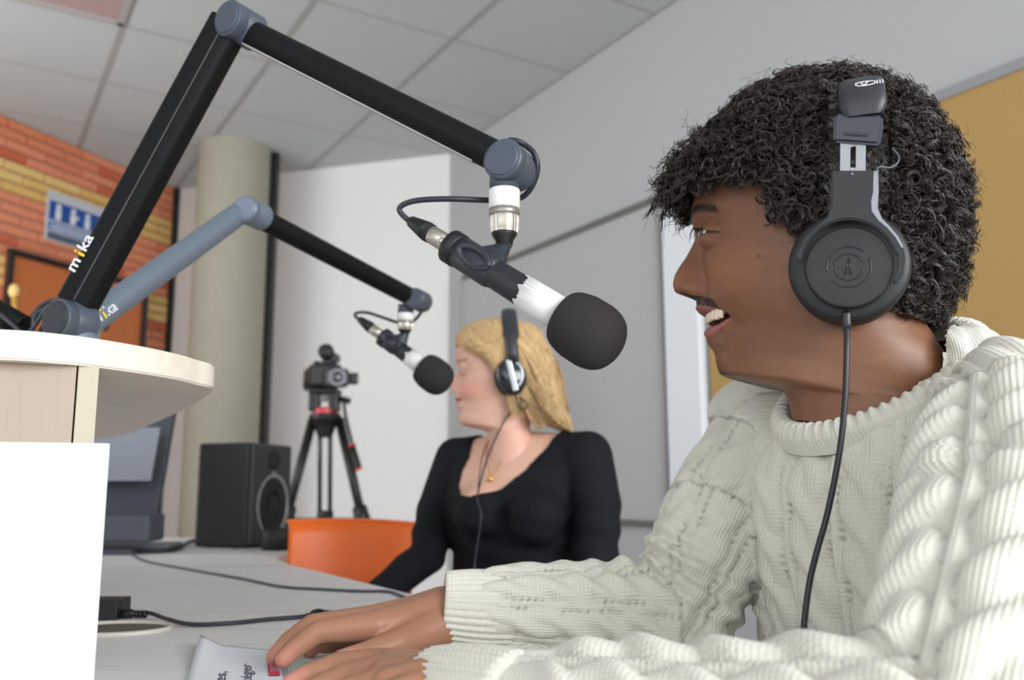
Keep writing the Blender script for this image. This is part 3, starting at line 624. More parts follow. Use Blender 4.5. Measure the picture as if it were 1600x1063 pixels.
    fb_ = Fm-ax*L2*.50; pr = [(0.0, .012*sc), (.0005, fr_*.74), (L2*.03, fr_*.82), (L2*.15, fr_*.93), (L2*.35, fr_), (L2*.55, fr_*1.0), (L2*.72, fr_*.94), (L2*.85, fr_*.80), (L2*.94, fr_*.56), (L2*.99, fr_*.26), (L2, .0005)]
    tt = np.linspace(0, L2, 40); pr2 = [(a, b) for a, b in zip(tt, pchip(tt, pr))]; pr2[0] = (0, fr_*.5)
    build('foam_windscreen', lathe(fb_, Fm, pr2, 48), M_foam, t, True)
    return t
def stand_end(top, bot, parent, sc=1.0, r=.0143):
    """vertical drop below the joint: grey collar, tape, ring, fluted connector, rubber cone"""
    top, bot = Vv(top), Vv(bot); L_ = np.linalg.norm(bot-top); d_ = (bot-top)/L_; q = lambda k: top+d_*k*L_
    build('drop_collar', lathe(q(-.12), q(.2), [(0, r), (L_*.32, r)], 40), M_joint, parent, True)
    build('drop_tape', lathe(q(.2), q(.48), [(0, r*1.02), (.0008, r*1.05), (L_*.27, r*1.05), (L_*.28, r)], 40), M_tape, parent, True)
    build('metal_ring', lathe(q(.48), q(.55), [(0, r*1.03), (L_*.09, r*1.03), (L_*.1, r*.95)], 40), mat('brushed_ring', (160, 158, 152), .4, metal=.7), parent, True)
    k = np.arange(120)*2*PI/120
    fl = lambda a: 1-.055*(np.cos(a*28+.01) < -.1)
    auto(build('fluted_connector', lathe(q(.57), q(.82), [(0, r*.95), (L_*.02, r*.97), (L_*.19, r*.95), (L_*.20, r*.93), (L_*.25, r*.90)], 168, sec=fl), M_nickel, parent), 30)
    build('rubber_cone', lathe(q(.80), q(1.03), [(0, r*.8), (.001, r*.86), (L_*.06, r*.82), (L_*.13, r*.60), (L_*.2, r*.55), (L_*.23, r*.45)], 36), M_rub, parent, True)
# near microphone
stp, sbt = P(788, 276, Y2), P(788, 384, Y2)
sbt[:2] = stp[:2]+(sbt-stp)[:2]*.9
stand_end(stp, sbt, arm1, 1, .0146)
J1 = P(787, 383, Y2)
microphone(dict(J=J1, R=P(645, 348, .86), F=P(922, 521, .775)), 'microphone', 'large near microphone with black foam windscreen and worn white tape')
c1 = [P(795, 219, Y2-.01), P(812, 222, Y2-.012), P(833, 238, Y2), P(840, 262, Y2+.005), P(832, 290, Y2+.012), P(816, 308, Y2+.02), P(790, 314, Y2+.025), P(760, 313, Y2+.02), P(700, 311, Y2+.01), P(655, 313, .855), P(632, 319, .858), P(624, 328, .86), P(633, 340, .861), P(645, 348, .862)]
tag(build('microphone_cable', tube(spline(c1, 8), .0029, 10), mat('black_cable', (34, 38, 46), .42), None, True), 'black cable looping from the near arm joint into the near microphone', 'cable')
# second arm
arm2 = thing('boom_stand', Vv((P(128, 540, 1.03)[0], 1.03, TOPZ)), 'second boom arm with blue-grey lower tube, reaching towards the blonde woman', 'boom stand')
b2_, e2_, k2_ = P(118, 518, .99), P(382, 328, 1.22), P(645, 466, 1.52)
n2 = nrm(np.cross(e2_-b2_, k2_-e2_)); n2 = n2 if n2[1] < 0 else -n2
d, s, n = armtube(b2_, e2_, .0325, .0325, n2, arm2, 'lower_arm', M_bluegrey)
sd_ = np.cross(n, d); sd_ = sd_ if sd_[2] > 0 else -sd_
lo = P(146, 505, .99); t_ = np.dot(lo-b2_, d); tl = thing
def curved_logo():
    # lettering wrapped round the tube
    x = t_
    M_l = MATS['white_lettering']; M_y = MATS['yellow_lettering']; size = .0185; vc_ = toc(b2_+d*t_); vc_ = nrm(vc_-d*np.dot(vc_, d)); sv_ = np.cross(vc_, d); sv_ = sv_ if sv_[2] > 0 else -sv_; r = .01665
    for s_, m_, fl in (('m', M_l, 0), ('!', M_y, 1), ('ka', M_l, 0)):
        v, f_ = textmesh(s_, size, .0002)
        if fl: v = v.copy(); v[:, 0] = .30*size-v[:, 0]; v[:, 1] = .66*size-v[:, 1]; f_ = [k[::-1] for k in f_]
        ang = (v[:, 1]-.008)/r
        for dx in (0, size*.035):
            pts = b2_+d*(x+v[:, :1]+dx)+(r+v[:, 2:]+dx*.05)*(np.cos(ang)[:, None]*vc_+np.sin(ang)[:, None]*sv_)
            build('lettering', (pts, f_), m_, arm2)
        x += {'m': .86, '!': .34, 'ka': 0}[s_]*size
curved_logo()
armtube(e2_, k2_, .031, .031, n2, arm2, 'upper_arm')
disc_joint(P(381, 326, 1.195), nrm((.3, .95, 0)), .0195, .045, arm2, mat('pale_slate_cap', (120, 132, 148), .4), M_bluegrey, 'elbow')
disc_joint(P(647, 466, 1.495), nrm((.3, .95, 0)), .0185, .04, arm2, M_joint, M_joint, 'end_joint')
bq = b2_; build('base_socket', lathe((bq[0], bq[1], TOPZ), (bq[0], bq[1], 2), [(0, .032), (.004, .032), (.006, .022), (bq[2]-TOPZ, .018)], 32), M_bluegrey, arm2, True)
s1_, s2_ = P(634, 482, 1.52), P(632, 523, 1.52); s2_[:2] = s1_[:2]+(s2_-s1_)[:2]*.7
stand_end(s1_, s2_, arm2, .9, .0136)
microphone(dict(J=P(632, 522, 1.52), R=P(563, 500, 1.53), F=P(680, 588, 1.50)), 'microphone', 'smaller farther microphone with dark foam, in front of the blonde woman', .98)
c2 = [P(652, 455, 1.50), P(661, 468, 1.51), P(660, 484, 1.53), P(648, 500, 1.54), P(630, 506, 1.55), P(600, 497, 1.55), P(575, 489, 1.54), P(558, 489, 1.53), P(555, 494, 1.53), P(563, 501, 1.53)]
tag(build('microphone_cable', tube(spline(c2, 8), .0028, 8), MATS['black_cable'], None, True), 'thin black cable looping into the farther, smaller microphone', 'cable')
#@@PEOPLE
# ================================================================ PEOPLE
def smooth1(a, k):
    for _ in range(k): a = np.concatenate([[a[0]], (a[:-2]+2*a[1:-1]+a[2:])/4, [a[-1]]])
    return a
class HeadFrame:
    """sagittal plane through pixel (px,py) at depth Y, face pointing to the picture's left"""
    def __init__(s, px, py, y, yaw=0):
        s.o = P(px, py, y); az = math.atan2(s.o[0], s.o[1])+yaw
        s.es = Vv((math.cos(az), -math.sin(az), 0)); s.et = Vv((0, 0, 1)); s.ew = Vv((-math.sin(az), -math.cos(az), 0))
    def tilt(s, a):      # rotated axes: u along the head's own height, v front-to-back
        s.ca, s.sa = math.cos(a), math.sin(a)
    def px(s, x, y):     # picture point on the sagittal plane -> head coordinates (v back, u up)
        q = onplane(x, y, s.o, s.ew)-s.o; a, b = q@s.es, q@s.et; return np.array((a*s.ca+b*s.sa, -a*s.sa+b*s.ca))
    def w(s, v, u, wd):  # head coordinates -> world
        a = v*s.ca-u*s.sa; b = v*s.sa+u*s.ca
        return s.o+np.multiply.outer(a, s.es)+np.multiply.outer(b, s.et)+np.multiply.outer(wd, s.ew)
    def loc(s, p):       # world -> (v,u,w)
        q = p-s.o; a, b = q@s.es, q@s.et; return a*s.ca+b*s.sa, -a*s.sa+b*s.ca, q@s.ew
def head_grid(H, front, back, widths, nose, lips, eye, exps, nu=230, nt=150, mouth=None, extra=None):
    """front/back: lists of picture points (silhouette, nose and lips included / excluded in nose, lips);
       returns verts, faces, and per-vertex head coordinates"""
    fr = np.array([H.px(*p) for p in front]); bk = np.array([H.px(*p) for p in back])
    fr = fr[np.argsort(fr[:, 1])]; bk = bk[np.argsort(bk[:, 1])]
    base = np.array([H.px(*p) for p in nose['base']]); base = base[np.argsort(base[:, 1])]
    lo = max(fr[0, 1], bk[0, 1]); hi = min(fr[-1, 1], bk[-1, 1])
    u = np.linspace(lo, hi, nu)
    k = np.linspace(0, 1, nu); u = lo+(hi-lo)*(k+ .0*np.sin(2*PI*k))
    u = np.concatenate([u[:-1], hi-(hi-u[-2])*np.array([.6, .3, .1, .02, 0])])
    nu = len(u)
    F = smooth1(pchip(u, fr[:, ::-1]), 2); B = smooth1(pchip(u, bk[:, ::-1]), 6); F0 = pchip(u, base[:, ::-1]); F0 = np.where((u < base[0, 1]) | (u > base[-1, 1]), F, F0)
    F0 = np.maximum(smooth1(np.maximum(F0, F), 4), F)
    wd = np.array([(H.px(*p)[1], w_) for p, w_ in widths]); W_ = smooth1(pchip(u, wd), 10)
    top = np.clip((hi-u)/.055, 0, 1); W_ = W_*np.sqrt(1-(1-top)**2+1e-6)
    ct = np.array([(H.px(*p)[1], f_) for p, f_ in exps['centre']]); cf = pchip(u, ct)
    ef = np.array([(H.px(*p)[1], f_) for p, f_ in exps['front']]); pe = pchip(u, ef)
    # finer sampling of the face
    th = np.linspace(-PI, PI, nt+1)[:-1]; th = th-.42*np.sin(th)*1.0
    U, TH_ = np.meshgrid(u, th, indexing='ij'); Fb, Bb, Wb, cfb, peb = [np.repeat(a[:, None], nt, 1) for a in (F0, B, W_, cf, pe)]
    C_ = Fb+(Bb-Fb)*cfb; ct_, st_ = np.cos(TH_), np.sin(TH_)
    fm = ct_ > 0; p_ = np.where(fm, peb, 2.1)
    cc_ = np.sign(ct_)*np.abs(ct_)**(2/p_); ss_ = np.sign(st_)*np.abs(st_)**(2/p_)
    Vb = np.where(fm, C_-(C_-Fb)*cc_, C_-(Bb-C_)*cc_); Wd = Wb*ss_
    # blend the silhouette features over the middle of the face
    prot = (F0-F)[:, None]; aw = np.abs(Wd); front_m = fm.astype(float)
    nwid = pchip(u, np.array([(H.px(*p)[1], w_) for p, w_ in nose['w']]))[:, None]
    g_ = np.exp(-(aw/nwid)**nose.get('p', 2.6))
    Vb = Vb-prot*g_*front_m
    return u, U, Vb, Wd, front_m, F, F0
def grid_faces(nu, nt):
    i, j = np.meshgrid(np.arange(nu-1), np.arange(nt), indexing='ij'); k = (j+1) % nt
    return np.stack([i*nt+j, (i+1)*nt+j, (i+1)*nt+k, i*nt+k], -1).reshape(-1, 4)
def gs(x, s): return np.exp(-(x/s)**2)
# ---------------------------------------------------------------- capsule chains for limbs and hands
def cap(a, b_, r0, r1, n=16, fl=1.0, up=(0, 0, 1)):
    a, b_ = Vv(a), Vv(b_); L_ = np.linalg.norm(b_-a)+1e-9; x, y, d = frame(b_-a, up); R_ = []; k = np.arange(n)*2*PI/n
    for t in np.linspace(-PI/2, -.05, 6): R_.append((a+d*r0*math.sin(t), r0*math.cos(t)))
    for t in np.linspace(0, PI/2, 6): R_.append((b_+d*r1*math.sin(t), r1*math.cos(t)))
    return loft([c+max(r, 1e-4)*(np.cos(k)[:, None]*x+np.sin(k)[:, None]*y*fl) for c, r in R_])
def chain(pts, rs, **k): return join(*[cap(pts[i], pts[i+1], rs[i], rs[i+1], **k) for i in range(len(pts)-1)])[:2]
def ell_loft(rows, n=40, e=2.3):
    """rows: (centre, axis_a vector, axis_b vector)"""
    k = np.arange(n)*2*PI/n; cx = np.sign(np.cos(k))*np.abs(np.cos(k))**(2/e); sy = np.sign(np.sin(k))*np.abs(np.sin(k))**(2/e)
    return loft([Vv(c)+cx[:, None]*Vv(a)+sy[:, None]*Vv(b_) for c, a, b_ in rows])
def tubes(paths, rad, nside=3):
    """paths: (N,K,3); rad (N,K) -> one mesh"""
    N, K, _ = paths.shape; T_ = np.gradient(paths, axis=1); T_ /= np.linalg.norm(T_, axis=2, keepdims=True)+1e-12
    ref = np.zeros_like(T_); ref[..., 2] = 1; bad = np.abs(T_[..., 2]) > .9; ref[bad] = (1, 0, 0)
    # smooth frame: use curve-wise constant reference to avoid flips
    X_ = np.cross(T_, ref); X_ /= np.linalg.norm(X_, axis=2, keepdims=True)+1e-12; Y_ = np.cross(T_, X_)
    k = np.arange(nside)*2*PI/nside
    v = paths[:, :, None, :]+rad[:, :, None, None]*(np.cos(k)[None, None, :, None]*X_[:, :, None, :]+np.sin(k)[None, None, :, None]*Y_[:, :, None, :])
    i = np.arange(N)[:, None, None]*K*nside; j = np.arange(K-1)[None, :, None]*nside; s_ = np.arange(nside)[None, None, :]; s2 = (s_+1) % nside
    f_ = np.stack([i+j+s_, i+j+s2, i+j+nside+s2, i+j+nside+s_], -1).reshape(-1, 4); return v.reshape(-1, 3), f_
tubes_ = tubes
M_skin = vcol_mat('brown_skin', .42, .12, .4, bump=(700, .12, .0006)); M_skin2 = vcol_mat('fair_skin', .5, .12, .35)
# ================================================================ MAN
man_lbl = 'smiling man with black curly hair in a cream cable-knit sweater, seen in profile'
MH = HeadFrame(1300, 400, .765); MH.tilt(-.19)
man = None
front = [(1160, 205), (1118, 250), (1095, 295), (1083, 330), (1081, 347), (1085.5, 362), (1086, 372), (1082, 383), (1076, 395), (1070.5, 405), (1064, 414), (1058, 424), (1053.5, 434), (1051.8, 443), (1053, 452), (1058, 460), (1065, 464.5), (1074, 466), (1083, 465), (1087, 468), (1088, 474), (1090, 481), (1091.5, 487), (1096, 492.5), (1103, 497), (1108, 504), (1110, 511), (1106.5, 517), (1104, 527), (1105.5, 537), (1112, 546), (1117, 555), (1118.5, 566), (1122, 578), (1128, 588), (1138, 594), (1152, 597), (1172, 598), (1196, 602), (1214, 607), (1226, 616), (1233, 630), (1238, 655), (1246, 690), (1262, 740)]
back = [(1330, 150), (1400, 185), (1450, 240), (1470, 310), (1468, 380), (1452, 440), (1442, 490), (1460, 528), (1490, 575), (1500, 640), (1505, 700)]
front = [(1330, 150), (1240, 166)]+front
base = [(1083, 345), (1091, 362), (1095, 380), (1098, 400), (1099, 430), (1098, 450), (1095, 468), (1098, 482), (1108, 496), (1114, 508), (1112, 530), (1117, 550), (1120, 566)]
widths = [((1290, 150), .060), ((1250, 200), .074), ((1200, 300), .076), ((1170, 350), .0725), ((1160, 400), .0705), ((1160, 450), .067), ((1170, 500), .0625), ((1180, 540), .059), ((1190, 580), .057), ((1215, 620), .0575), ((1230, 680), .062), ((1240, 740), .066)]
expc = dict(centre=[((1290, 150), .5), ((1200, 300), .55), ((1150, 400), .50), ((1150, 480), .50), ((1170, 560), .56), ((1200, 610), .5), ((1240, 740), .5)],
            front=[((1290, 150), 2.0), ((1160, 330), 2.25), ((1150, 380), 2.05), ((1150, 430), 2.0), ((1150, 480), 1.86), ((1160, 530), 1.82), ((1160, 580), 1.9), ((1220, 640), 2.1), ((1240, 740), 2.1)])
nose = dict(base=base, p=2.4, w=[((1083, 330), .03), ((1086, 365), .013), ((1078, 385), .0085), ((1066, 410), .0095), ((1053, 440), .0135), ((1060, 460), .0145), ((1087, 467), .016), ((1090, 482), .022), ((1108, 505), .03), ((1104, 527), .022), ((1117, 556), .026), ((1135, 594), .04)])
u, U, Vb, Wd, fm, F, F0 = head_grid(MH, front, back, widths, nose, None, None, expc, nu=300, nt=220)
hp = lambda x, y: MH.px(x, y)
# --- eyes
sE = .0305
eyec = hp(1121.5, 381); ER = .0122
def eye_deform(U, Vb, Wd, fm, eyec, sE, ER, opn=.0034, slope=0.0):
    for sg_ in (-1, 1):
        dw = Wd*sg_-sE; du = U-eyec[1]
        # socket
        Vb = Vb+.0045*gs(du-.002, .013)*gs(dw, .017)*fm
        r2 = dw**2+du**2; lidR = ER+.0014
        sph = eyec[0]-np.sqrt(np.maximum(lidR**2-r2, 0))
        m = (r2 < lidR**2) & (fm > 0)
        Vb = np.where(m, np.minimum(Vb, sph), Vb)
        # opening
        hh = opn*np.sqrt(np.clip(1-(dw/.0128)**2, 0, 1)); du2 = du+.0006-slope*dw
        op = (np.abs(du2) < hh) & (fm > 0) & (np.abs(dw) < .0128)
        Vb = np.where(op, Vb+.0055, Vb)
        # upper lid fold and brow ridge, lower lid bag
        Vb = Vb+.0012*gs(du-.0072, .0013)*gs(dw, .012)*fm
        Vb = Vb-.0022*gs(du-.017, .0055)*gs(dw, .018)*fm
        Vb = Vb-.0010*gs(du+.0085, .003)*gs(dw, .011)*fm
    return Vb
Vb = eye_deform(U, Vb, Wd, fm, eyec, sE, ER, .0040)
# --- nostril wings
al = hp(1083, 455)
for sg_ in (-1, 1):
    Vb = Vb-.0105*gs(U-al[1], .0075)*gs(Wd*sg_-.0150, .0052)*fm
    Vb = Vb+.0065*gs(U-al[1]-.0005, .009)*gs(Wd*sg_-.0225, .0035)*fm      # crease behind the wing
    ns = hp(1074, 464); Vb = Vb+.004*gs(U-ns[1], .0022)*gs(Wd*sg_-.008, .0035)*fm
# --- cheek raised by the smile, fold beside the mouth
ck = hp(1150, 440)
for sg_ in (-1, 1):
    Vb = Vb-.0045*gs(U-ck[1], .016)*gs(Wd*sg_-.040, .016)*fm
f0, f1 = hp(1092, 462), hp(1143, 512)
for sg_ in (-1, 1):
    t_ = np.clip((U-f0[1])/(f1[1]-f0[1]), 0, 1); wl_ = .018+.0165*t_**.8
    inr = sstep(f0[1]+.002, f0[1]-.004, U)*sstep(f1[1]-.010, f1[1]-.002, U)
    Vb = Vb+.0026*gs(Wd*sg_-wl_, .0032)*inr*fm
# --- mouth: lips curve back to the corners, opening with a cavity behind
mu, ml, mc = hp(1096, 492.5), hp(1109, 513), hp(1137, 499)
WM = .034
def mouthline(aw, a, c_, k=2.2): return c_+(a-c_)*np.clip(1-(aw/WM)**k, 0, 1)
aw = np.abs(Wd)
cu = mc[1]+.0005
up_l = mouthline(aw, mu[1]-.0005, cu, 4.0); lo_l = mouthline(aw, ml[1]-.0008, cu-.0030, 3.2)
op = (U < up_l) & (U > lo_l) & (aw < WM) & (fm > 0)
# lips as rolls along the opening
tap = np.sqrt(np.clip(1-(aw/(WM+.002))**2, 0, 1))
Vb = Vb-.0024*gs(U-(up_l+.0042), .0036)*tap*fm*(aw > .006)-.0034*gs(U-(lo_l-.0048), .0044)*tap*fm*(aw > .006)
Vb = np.where(op, Vb+.011*np.clip(np.minimum(up_l-U, U-lo_l)/.0012, 0, 1), Vb)
dmp = gs(aw-WM-.002, .004)*gs(U-cu, .004); Vb = Vb+.0015*dmp*fm
# jaw line
jw = hp(1200, 585)
verts = MH.w(Vb, U, Wd)
nu_, nt_h = U.shape
vv = verts.reshape(-1, 3); ff = grid_faces(nu_, nt_h)[:, ::-1]
uu_, vvv, ww = U.ravel(), Vb.ravel(), Wd.ravel(); aww = np.abs(ww)
# --- skin tint: lips, brows, moustache, chin tuft, darker eye corners, sideburn
skin = Vv(lin((122, 82, 58))); tint = np.tile(skin, (len(vv), 1))
nz = rng.normal(0, 1, U.shape); 
for _ in range(5): nz = (nz+np.roll(nz, 1, 0)+np.roll(nz, 1, 1)+np.roll(nz, -1, 0)+np.roll(nz, -1, 1))/3.2
tint *= (1+.02*nz.ravel()[:, None])
def paint(m, c_, a=1.0):
    global tint
    m = np.clip(m*a, 0, 1)[:, None]; tint = tint*(1-m)+Vv(lin(c_))*m
fmr = fm.ravel(); ul_, ll_ = up_l.ravel(), lo_l.ravel(); opr = op.ravel()
# warmer cheeks / nose
paint(gs(uu_-ck[1], .02)*gs(aww-.045, .02)*fmr, (160, 94, 66), .30); paint(gs(uu_-al[1]-.006, .012)*gs(aww, .02)*fmr, (150, 88, 62), .5)
lipm = ((uu_ < ul_+.0085*np.sqrt(np.clip(1-(aww/WM)**2, 0, 1))) & (uu_ > ll_-.0095*np.sqrt(np.clip(1-(aww/WM)**2, 0, 1))) & (aww < WM) & (fmr > 0)).astype(float)
paint(lipm, (142, 88, 82), .9)
lowl = lipm*(uu_ < ll_); paint(lowl, (168, 96, 92), .7)
paint(opr.astype(float), (70, 20, 22), 1)
# moustache
mst = ((uu_ > ul_+.0085*np.sqrt(np.clip(1-(aww/WM)**2, 0, 1))-.0008) & (uu_ < ul_+.0165-.006*(aww/WM)**2) & (aww < WM*.98)).astype(float)*fmr
for_m = rng.random(len(uu_)); paint(mst*(.75+.35*for_m), (32, 24, 22), 1)
cn = hp(1135, 590); paint(gs(uu_-cn[1], .0085)*gs(aww, .016)*fmr*(.9+.8*for_m), (34, 25, 22), 1)
for sg_ in (1,):
    bx_, b2x = hp(1092, 343), hp(1135, 348)
    du = uu_-eyec[1]; bl = .0185+.004*np.sin(np.clip((aww-.012)/.04, 0, 1)*PI)
    brow = np.exp(-((du-bl)/.0038)**4)*(aww > .011)*(aww < .052)*fmr; paint(brow*(.85+.3*for_m), (24, 17, 15), 1)
    dw = aww-sE; hh = .0040*np.sqrt(np.clip(1-(dw/.0128)**2, 0, 1)); de = np.abs(du+.0006)-hh
    paint(((de > -.0003) & (de < .0016) & (du > -.001) & (np.abs(dw) < .0145)).astype(float)*fmr, (22, 14, 12), .95); paint(((de > -.0003) & (de < .0007) & (np.abs(dw) < .0132)).astype(float)*fmr, (50, 30, 26), .9)
    paint(gs(du+.002, .010)*gs(dw, .016)*fmr, (112, 70, 54), .35)
    paint(((de < -.0001) & (np.abs(dw) < .0128)).astype(float)*fmr, (60, 26, 22), 1)
ns = hp(1075, 464.5); paint(gs(uu_-ns[1], .0022)*gs(aww-.008, .0038)*fmr, (40, 18, 14), .95)  # nostrils: shade in the dent painted dark
mo = hp(1194, 426); mq = (vvv-mo[0])**2+(uu_-mo[1])**2; paint((np.sqrt(mq) < .0016)*(ww > 0)*1., (70, 40, 30), .8)
# torso, arms and hands under the clothes -----------------------------------------
Lv = nrm((.36, -.93, 0)); Nv = Vv((-.93, -.36, 0))    # along the shoulders towards the camera; chest direction
def TR(x, y, z, a, b_): return (Vv((x, y, z)), Nv*a, Lv*b_)
RS, LS = Vv((.262, .925, .958)), Vv((.385, .620, .938))
RE, RWp = P(1058, 955, .865), P(705, 955, .850)
LE = P(1500, 1175, .42); LWp = P(705, 1080, .61)
def fingers(chs, r): return [chain(c_, r_) for c_, r_ in zip(chs, r)]
def pt(*a): return [P(*q) for q in a]
rh = [cap(RWp, P(662, 965, .842), .0235, .0235, fl=.8), cap(P(690, 958, .846), P(610, 978, .83), .0225, .0165), cap(P(690, 952, .853), P(598, 972, .845), .021, .015), cap(P(690, 958, .862), P(600, 982, .868), .019, .014), cap(P(660, 965, .86), P(600, 985, .882), .016, .0125), cap(P(695, 975, .838), P(625, 1003, .806), .020, .013)]
rh += fingers([pt((650, 970, .838), (588, 977, .812), (497, 987, .800), (462, 1013, .793), (443, 1031, .790)),
               pt((650, 962, .850), (585, 968, .838), (487, 977, .828), (450, 1003, .820), (428, 1027, .815)),
               pt((655, 965, .862), (590, 975, .862), (528, 992, .862), (500, 1003, .860), (484, 1018, .858)),
               pt((655, 972, .872), (595, 985, .884), (548, 996, .886), (522, 1006, .884), (508, 1016, .882)),
               pt((700, 972, .842), (672, 985, .828), (620, 1006, .800), (572, 1022, .785), (538, 1030, .777))],
              [(.0195, .0136, .0100, .0088, .0076), (.019, .0134, .0100, .0086, .0074), (.0175, .0122, .0095, .0082, .0072), (.015, .0108, .0082, .0074, .0066), (.020, .0165, .0125, .0105, .0085)])
lh = [cap(P(745, 1080, .60), P(668, 1070, .63), .0215, .021, fl=.8), cap(P(690, 1064, .625), P(612, 1050, .65), .0190, .0150), cap(P(690, 1068, .615), P(606, 1062, .63), .018, .0145), cap(P(690, 1065, .605), P(610, 1075, .605), .018, .0135), cap(P(680, 1075, .60), P(615, 1095, .585), .016, .0125)]
lh += fingers([pt((650, 1056, .640), (592, 1042, .665), (528, 1041, .676), (482, 1056, .676), (455, 1069, .672)),
               pt((650, 1062, .625), (590, 1054, .642), (548, 1056, .650), (495, 1076, .650), (468, 1092, .646)),
               pt((650, 1072, .610), (592, 1072, .612), (555, 1076, .618), (505, 1098, .618), (480, 1116, .614)),
               pt((650, 1085, .600), (600, 1095, .585), (565, 1098, .59), (530, 1116, .59), (510, 1130, .586)),
               pt((700, 1062, .630), (668, 1052, .655), (632, 1040, .690), (592, 1036, .712), (562, 1034, .722))],
              [(.0175, .0134, .0102, .0088, .0076), (.017, .0132, .0100, .0086, .0074), (.016, .0122, .0095, .0082, .0072), (.014, .0108, .0082, .0074, .0066), (.018, .0150, .0118, .0100, .0085)])
hv, hf, hn = voxel(join(*rh)[:2], .0015, 14); h2v, h2f, _ = voxel(join(*lh)[:2], .0018, 10)
tors = ell_loft([TR(.40, .80, .50, .09, .14), TR(.37, .80, .75, .10, .15), TR(.345, .795, .90, .09, .14), TR(.35, .79, .96, .06, .10), TR(.355, .79, 1.0, .045, .055)])
bodyv, bodyf, _ = voxel(join(tors, chain([RS, RE, RWp], (.042, .030, .020)), chain([LS, LE, P(745, 1085, .60)], (.038, .024, .018)), cap(P(1330, 640, .775), P(1345, 700, .79), .05, .055))[:2], .006, 4)
ht = np.tile(Vv(lin((164, 117, 92))), (len(hv), 1)); h2t = np.tile(Vv(lin((164, 117, 92))), (len(h2v), 1))  # hands tinted paler than the face: brighter light there put into the colour
def handtint(v, t, tips, knk):
    for q in tips: d_ = np.linalg.norm(v-q, axis=1); m = np.clip(1.25-d_/.017, 0, 1)[:, None]; t = t*(1-m*.75)+Vv(lin((206, 138, 122)))*m*.75
    for q in knk: d_ = np.linalg.norm(v-q, axis=1); m = gs(d_, .008)[:, None]*.12; t = t*(1-m)+Vv(lin((120, 74, 54)))*m
    return t
ht = handtint(hv, ht, pt((443, 1031, .790), (428, 1027, .815), (484, 1018, .858), (538, 1030, .777)), pt((497, 987, .800), (487, 977, .828), (462, 1013, .793), (572, 1022, .785)))
h2t = handtint(h2v, h2t, pt((455, 1069, .672), (562, 1034, .722)), pt((528, 1041, .676), (482, 1056, .676)))
bt = np.tile(skin, (len(bodyv), 1))
allv = [(vv, ff), (hv, hf), (h2v, h2f), (bodyv, bodyf)]
J_ = join(*allv)
man = build('person', (J_[0], J_[1]), M_skin, None, True, org=(.36, .80, .45)); tag(man, man_lbl, 'person')
setattr_col(man, np.vstack([tint, ht, h2t, bt]))
# eyes, teeth, tongue, nails
def eyeball(Hd, eyec, sE, ER, parent, look=(-.96, -.02, 0), iris=(48, 28, 18)):
    for sg_ in (-1, 1):
        c_ = Hd.w(np.array(eyec[0]), np.array(eyec[1]), np.array(sE*sg_)); ball = build('eyeball', sphere(c_, ER, 28, 18), mat('eye_white', (190, 182, 176), .15, coat=.6), parent, True)
        g_ = Hd.es*Hd.ca+Hd.et*Hd.sa; g_ = nrm(-g_+Hd.ew*look[2]*sg_+Vv((0, 0, look[1])))
        build('iris', lathe(c_+g_*(ER*.895), c_+g_*2, [(0, ER*.47), (ER*.09, ER*.43), (ER*.135, ER*.30), (ER*.145, .0001)], 24), mat('dark_iris_%d' % iris[0], iris, .08, coat=1), ball, True)
eyeball(MH, eyec, sE, ER, man, look=(-.96, -.05, .42))
lash_p = []
for k in range(22):
    wl_ = sE-.011+.022*k/21; z0_ = eyec[1]+.0036*math.sqrt(max(1-((wl_-sE)/.0135)**2, 0)); v0_ = eyec[0]-math.sqrt(max((ER+.0014)**2-(wl_-sE)**2-(z0_-eyec[1])**2, 0))
    lash_p.append([MH.w(np.array(v0_-.0062*q_**.8), np.array(z0_+.0002-.0016*q_+.0022*q_*q_), np.array(wl_+.0022*(wl_-sE)/.011*q_)) for q_ in np.linspace(0, 1, 6)])
lash_p = np.array(lash_p); lv0, lf0 = tubes_(lash_p, np.full(lash_p.shape[:2], .00022)*np.linspace(1, .3, 6)[None])
build('eyelashes', (lv0, lf0), mat('lash_black', (14, 11, 10), .5), man, True)
M_teeth = mat('ivory_teeth', (226, 208, 184), .25, sss=.1)
tb_ = hp(1104, 494); NT = 12
ju = int(np.argmin(np.abs(u-(mu[1]-.004)))); order_ = np.argsort(Wd[ju][fm[ju] > 0]); wS = Wd[ju][fm[ju] > 0][order_]
jb_ = int(np.argmin(np.abs(u-(mu[1]+.0105)))); Wj, vj = Wd[jb_][fm[jb_] > 0], Vb[jb_][fm[jb_] > 0]; o2 = np.argsort(Wj); Wj, vj = Wj[o2], vj[o2]
vbase = lambda w_: np.interp(w_, Wj, vj)
def lipv(w_): return tb_[0]-.0018+.0275*(1-math.sqrt(max(1-(w_/.0345)**2, 0)))*1.0
